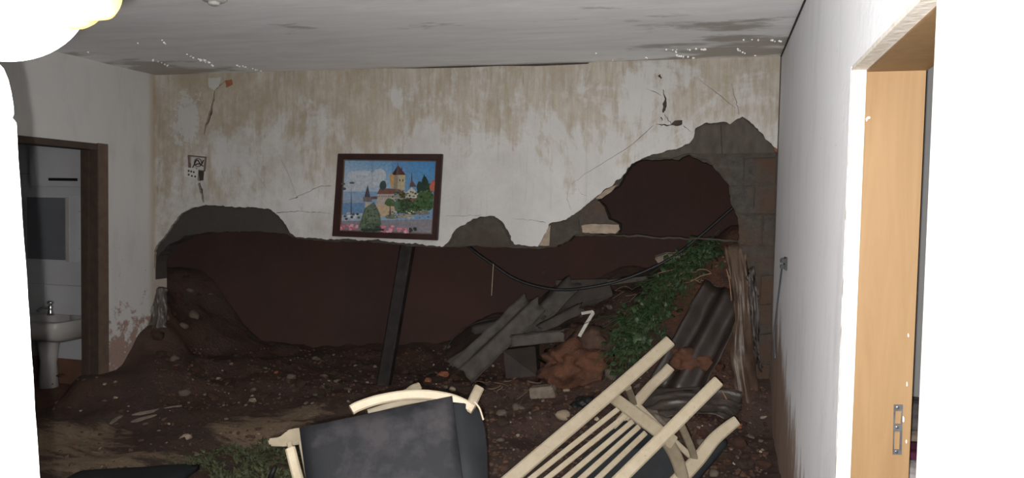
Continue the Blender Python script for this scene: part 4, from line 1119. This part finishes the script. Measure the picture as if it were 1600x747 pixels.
me = bpy.data.meshes.new('soil_crumbs'); me.from_pydata(cv, [], cf)
for m_ in ('clod_dark', 'clod_red', 'rubble_grey', 'rubble_pale'): me.materials.append(M[m_])
me.polygons.foreach_set('material_index', cm); me.update()
o = bpy.data.objects.new('soil_crumbs', me); C.objects.link(o); o.location = org; o['kind'] = 'stuff'
tag(o, 'small crumbs of soil and mortar strewn over the mud', 'soil')
for pts, lb in [([(205, 662), (225, 656), (245, 651)], 'pale wet splinter on the dark mud, nearest the weeds'), ([(172, 664), (182, 657), (192, 652)], 'shortest pale splinter on the dark mud at left'), ([(206, 651), (245, 644), (284, 636)], 'longest pale splinter on the dark mud at left')]:
    P_ = [drop(*p) + Vector((0, 0, .008)) for p in pts]
    solo('wood_splinter', sweep(bmesh.new(), smooth_pts(P_, 4), .028, .014, (0, -.6, .8), [.3, .8, 1, 1, .9, .8, .9, .7, .25]), 'rubble_grey', lb, 'splinter', 'splinters on the mud')
# twigs
for i in range(26):
    px, py = (random.uniform(700, 880), random.uniform(575, 640)) if i < 14 else (random.uniform(900, 1010), random.uniform(445, 510))
    p = drop(px, py); a_ = random.uniform(0, 6.3); L = random.uniform(.06, .2)
    pts = []
    for t in (-.5, -.2, .15, .5):
        x, y = p.x + math.cos(a_) * L * t, p.y + math.sin(a_) * L * t * .6
        pts.append((x + random.uniform(-.008, .008), y, ground(x, y) + .012 + random.uniform(0, .02)))
    solo('twig', tube(bmesh.new(), smooth_pts(pts, 3), random.uniform(.003, .006), 5), 'twig', 'thin brown twig lying on the debris heap', 'twig', 'twigs on the heap', True)

# ------------------------------------------------------------------ overturned slatted chair (right)
KC = 1.2
def axc(px, py, d): return ax(px, py, d * KC)
TOCAM = (EYE - axc(1000, 640, 2.8)).normalized()
gb = ground(axc(740, 870, 2.45).x, axc(740, 870, 2.45).y)
ch = root('slatted_chair', (axc(740, 870, 2.45).x, axc(740, 870, 2.45).y, gb), 'overturned cream wooden armchair with thin slats, legs pointing up right', 'chair', None)
def bar(name, pts, w_, t_, mat='cream', parent=ch, nrm=None, taper=None, n=5):
    kc = KC if parent is ch else 1
    P = [ax(p[0], p[1], p[2] * kc) for p in pts]; w_, t_ = w_ * kc, t_ * kc
    if len(P) > 2: P = smooth_pts(P, n)
    tp = None
    if taper: tp = [taper[0] + (taper[1] - taper[0]) * i / (len(P) - 1) for i in range(len(P))]
    return link(name, sweep(bmesh.new(), P, w_, t_, nrm or TOCAM, tp), mat, parent)
bar('back_post', [(1046, 534, 3.08), (965, 606, 2.95), (802, 745, 2.70), (680, 850, 2.545)], .049, .032)
bar('back_post', [(1121, 597, 2.72), (1055, 663, 2.62), (970, 747, 2.50), (800, 916, 2.30)], .042, .032)
bar('lower_back_rail', [(962, 624, 2.96), (1050, 690, 2.645)], .048, .028)
for si, (a, c, d0, d1) in enumerate([((966, 639), (833, 745), 2.92, 2.70), ((978, 649), (858, 745), 2.88, 2.68), ((988, 659), (886, 745), 2.84, 2.65), ((998, 667), (911, 745), 2.80, 2.62), ((1008, 677), (937, 745), 2.76, 2.59)]):
    k_ = (1.86, 1.97, 2.14, 2.32, 2.58)[si]
    bar('slat', [(a[0], a[1], d0), (a[0] + (c[0] - a[0]) * k_, a[1] + (c[1] - a[1]) * k_, d0 + (d1 - d0) * k_)], .0195, .013)
bar('upper_back_rail', [(705, 829, 2.575), (816, 900, 2.32)], .06, .03)
bar('front_leg', [(1047, 574, 3.20), (1038, 584, 3.19), (1018, 603, 3.17), (996, 628, 3.12), (960, 672, 3.05)], .042, .032)
bar('front_leg', [(1150, 658, 2.86), (1138, 667, 2.85), (1115, 687, 2.83), (1092, 716, 2.80), (1062, 748, 2.74), (1020, 795, 2.68)], .048, .034, taper=(.8, 1.2))
bar('brace', [(981, 606, 2.99), (986, 618, 3.05), (991, 634, 3.12)], .028, .02, 'cream_dull')
bar('brace', [(1063, 662, 2.66), (1073, 684, 2.72), (1082, 706, 2.77), (1086, 721, 2.80)], .026, .022, 'cream_dull')
bar('seat_rail', [(1000, 636, 3.08), (1040, 676, 2.95), (1082, 716, 2.82)], .022, .02)
bar('arm_rest', [(1038, 684, 2.68), (1052, 706, 2.71), (1062, 730, 2.73), (1068, 760, 2.74), (1066, 800, 2.72)], .046, .03, 'cream_dull')
bm = bmesh.new()
q = [axc(975, 655, 3.06), axc(1040, 690, 2.86), axc(1066, 752, 2.80), axc(1010, 800, 2.80), axc(880, 790, 2.86), axc(905, 720, 2.96)]
off = -TOCAM * .035
hexa(bm, q, [p + off for p in q], .008)
link('seat_pad', bm, 'vinyl_dark', ch)
bm = bmesh.new(); tube(bm, smooth_pts([axc(1132, 688, 2.90), axc(1112, 712, 2.88), axc(1090, 738, 2.84), axc(1068, 764, 2.80)], 5), [.016] + [.026] * 14 + [.02], 8)
link('seat_piping', bm, 'vinyl_dark', ch, True)

# ------------------------------------------------------------------ cushioned chair (left)
T2 = (EYE - ax(600, 690, 2.4)).normalized()
q0 = ax(600, 747, 2.42); g0 = ground(q0.x, q0.y)
c2 = root('cushioned_chair', (q0.x, q0.y, g0), 'cream wooden armchair with dusty dark grey cushions in the foreground', 'chair', None)
def slab3(bm, pts, th, nrm, puff=.012, n=14):
    """cushion: bilinear quad with rounded edges and a puffed face"""
    a, b_, c, d = [Vector(p) for p in pts]; nrm = Vector(nrm)
    T, B_ = [], []
    for i in range(n + 1):
        ra, rb = [], []
        for j in range(n + 1):
            u, v_ = i / n, j / n
            p = a.lerp(b_, u).lerp(d.lerp(c, u), v_)
            e = min(u, 1 - u, v_, 1 - v_)
            k_ = min(1, e / .07); k_ = math.sqrt(1 - (1 - k_) ** 2)
            h_ = th / 2 * (.35 + .65 * k_) + puff * math.sin(math.pi * u) * math.sin(math.pi * v_) + .004 * noise.noise(p * 9)
            ra.append(bm.verts.new(p + nrm * h_)); rb.append(bm.verts.new(p - nrm * h_))
        T.append(ra); B_.append(rb)
    for i in range(n):
        for j in range(n):
            bm.faces.new([T[i][j], T[i + 1][j], T[i + 1][j + 1], T[i][j + 1]]); bm.faces.new([B_[i][j], B_[i][j + 1], B_[i + 1][j + 1], B_[i + 1][j]])
    for i in range(n):
        for (G0, k0) in ((0, 0), (0, n)):
            bm.faces.new([T[i][k0], T[i + 1][k0], B_[i + 1][k0], B_[i][k0]]); bm.faces.new([T[k0][i], T[k0][i + 1], B_[k0][i + 1], B_[k0][i]])
    return bm
bm = slab3(bmesh.new(), [ax(468, 669, 2.34), ax(706, 619, 2.40), ax(738, 880, 2.16), ax(498, 905, 2.12)], .05, T2)
link('back_cushion', bm, 'vinyl', c2, True)
bm = bmesh.new()
prof = [(706, 628, 2.50), (725, 630, 2.52), (742, 634, 2.54), (752, 646, 2.55), (758, 668, 2.55), (761, 700, 2.53), (762, 750, 2.50), (764, 880, 2.40), (720, 890, 2.38), (712, 750, 2.46)]
qf = [ax(*p) for p in prof]; hexa(bm, qf, [p - T2 * .05 for p in qf], .006)
link('side_cushion', bm, 'vinyl_dark', c2, True)
def bar2(name, pts, w_, t_, mat='cream', nrm=None, taper=None, n=5): return bar(name, pts, w_, t_, mat, c2, nrm or T2, taper, n)
arc = [(549, 641, 2.46), (560, 635, 2.47), (590, 625, 2.49), (630, 618, 2.51), (665, 617, 2.53), (700, 622, 2.54), (722, 630, 2.54), (740, 640, 2.53)]
bar2('curved_arm', arc, .032, .03)
bar2('under_rail', [(575, 645, 2.53), (610, 634, 2.55), (650, 626, 2.57), (690, 626, 2.58)], .022, .02, 'cream_dull')
bar2('leg', [(653, 605, 2.72), (640, 612, 2.68), (615, 640, 2.58), (560, 720, 2.50), (520, 800, 2.44)], .030, .03, 'cream_dull')
bar2('leg', [(748, 607, 2.60), (737, 631, 2.56), (725, 665, 2.57), (712, 780, 2.55), (690, 960, 2.45)], .034, .03, 'cream_dull')
bar2('edge_rail', [(741, 628, 2.55), (749, 638, 2.55), (755, 656, 2.55)], .006, .008, 'cream')
bm = bmesh.new()
hx = [(418, 686, 2.40), (427, 684, 2.40), (440, 684, 2.40), (447, 673, 2.40), (456, 670, 2.40), (474, 668, 2.40), (478, 690, 2.40), (462, 696, 2.40), (442, 698, 2.40), (421, 697, 2.40)]
qf = [ax(*p) for p in hx]; hexa(bm, qf, [p - T2 * .035 for p in qf], .005)
link('arm_end', bm, 'cream_dull', c2)
bar2('arm_post', [(452, 692, 2.40), (455, 703, 2.39)], .016, .016, 'cream_dull')
bar2('arm_post', [(454, 701, 2.38), (466, 747, 2.34), (500, 860, 2.22)], .031, .03)
bar2('edge_rail', [(470, 690, 2.40), (484, 760, 2.36), (505, 870, 2.26)], .014, .02, 'cream_dull')
# seat and legs below the frame of view, down to the mud
a, b_, c, d = ax(498, 880, 2.15), ax(745, 870, 2.2), ax(752, 880, 2.62), ax(520, 890, 2.6)
bm = slab3(bmesh.new(), [a, b_, c, d], .06, (0, 0, 1), .01, 8); link('seat_cushion', bm, 'vinyl_dark', c2, True)
for p in (a, b_, c, d):
    p2 = p.lerp((a + b_ + c + d) / 4, .1)
    link('leg', sweep(bmesh.new(), [p2, Vector((p2.x, p2.y, ground(p2.x, p2.y) - .02))], .04, .04, (0, 1, 0)), 'cream', c2)

# black cushion lying at the bottom left, black stick beside the chair
pts = [drop(118, 748, 3, 5), drop(312, 744, 3, 5)]
a, b_ = pts
zz = max(a.z, b_.z)
bm = slab3(bmesh.new(), [Vector((a.x, a.y, zz + .02)), Vector((b_.x, b_.y, zz + .03)), Vector((b_.x + .1, b_.y - .5, zz + .02)), Vector((a.x + .1, a.y - .5, zz + .02))], .07, (0, 0, 1), .006, 12)
solo('seat_cushion', bm, 'vinyl_dark', 'black seat cushion lying on the mud at bottom left edge', 'cushion', None, True)
bm = bmesh.new(); p = drop(421, 752, 3, 5)
tube(bm, [p + Vector((-.01, 0, -.03)), ax(424, 742, (p - EYE).dot(ROT @ Vector((0, 0, -1)))), ax(430, 729, (p - EYE).dot(ROT @ Vector((0, 0, -1))))], [.016, .015, .013], 8)
solo('black_stick', bm, 'black', 'short black stick poking up from the weeds beside the cushioned chair', 'stick', None, True)

# ------------------------------------------------------------------ clothes seen through the right door
def bundle(px, py, y, rx, ry, rz, mat, label, seed):
    lump('cloth_bundle', px, py, y, rx, ry, rz, mat, label, 'clothes', seed, .25)
v = onY(1428, 700, 4.3)
bm = box(bmesh.new(), v.x - .25, v.x + 1.2, 3.3, 4.97, .0, .13, .02)
solo('low_mattress', bm, 'cloth_grey', 'low grey mattress on the floor of the room behind the right door', 'mattress')
bundle(1432, 662, 4.6, .30, .2, .14, 'cloth_grey', 'grey crumpled cloth heaped against the grey wall, right doorway', 21)
bundle(1430, 700, 4.2, .26, .13, .07, 'cloth_beige', 'beige cloth between the grey and purple ones, right doorway', 22)
bundle(1428, 716, 3.9, .24, .14, .06, 'cloth_purple', 'purple cloth at the bottom of the right doorway', 23)
bundle(1426, 742, 3.7, .14, .10, .06, 'cloth_white', 'white cloth on the purple one, right doorway', 24)
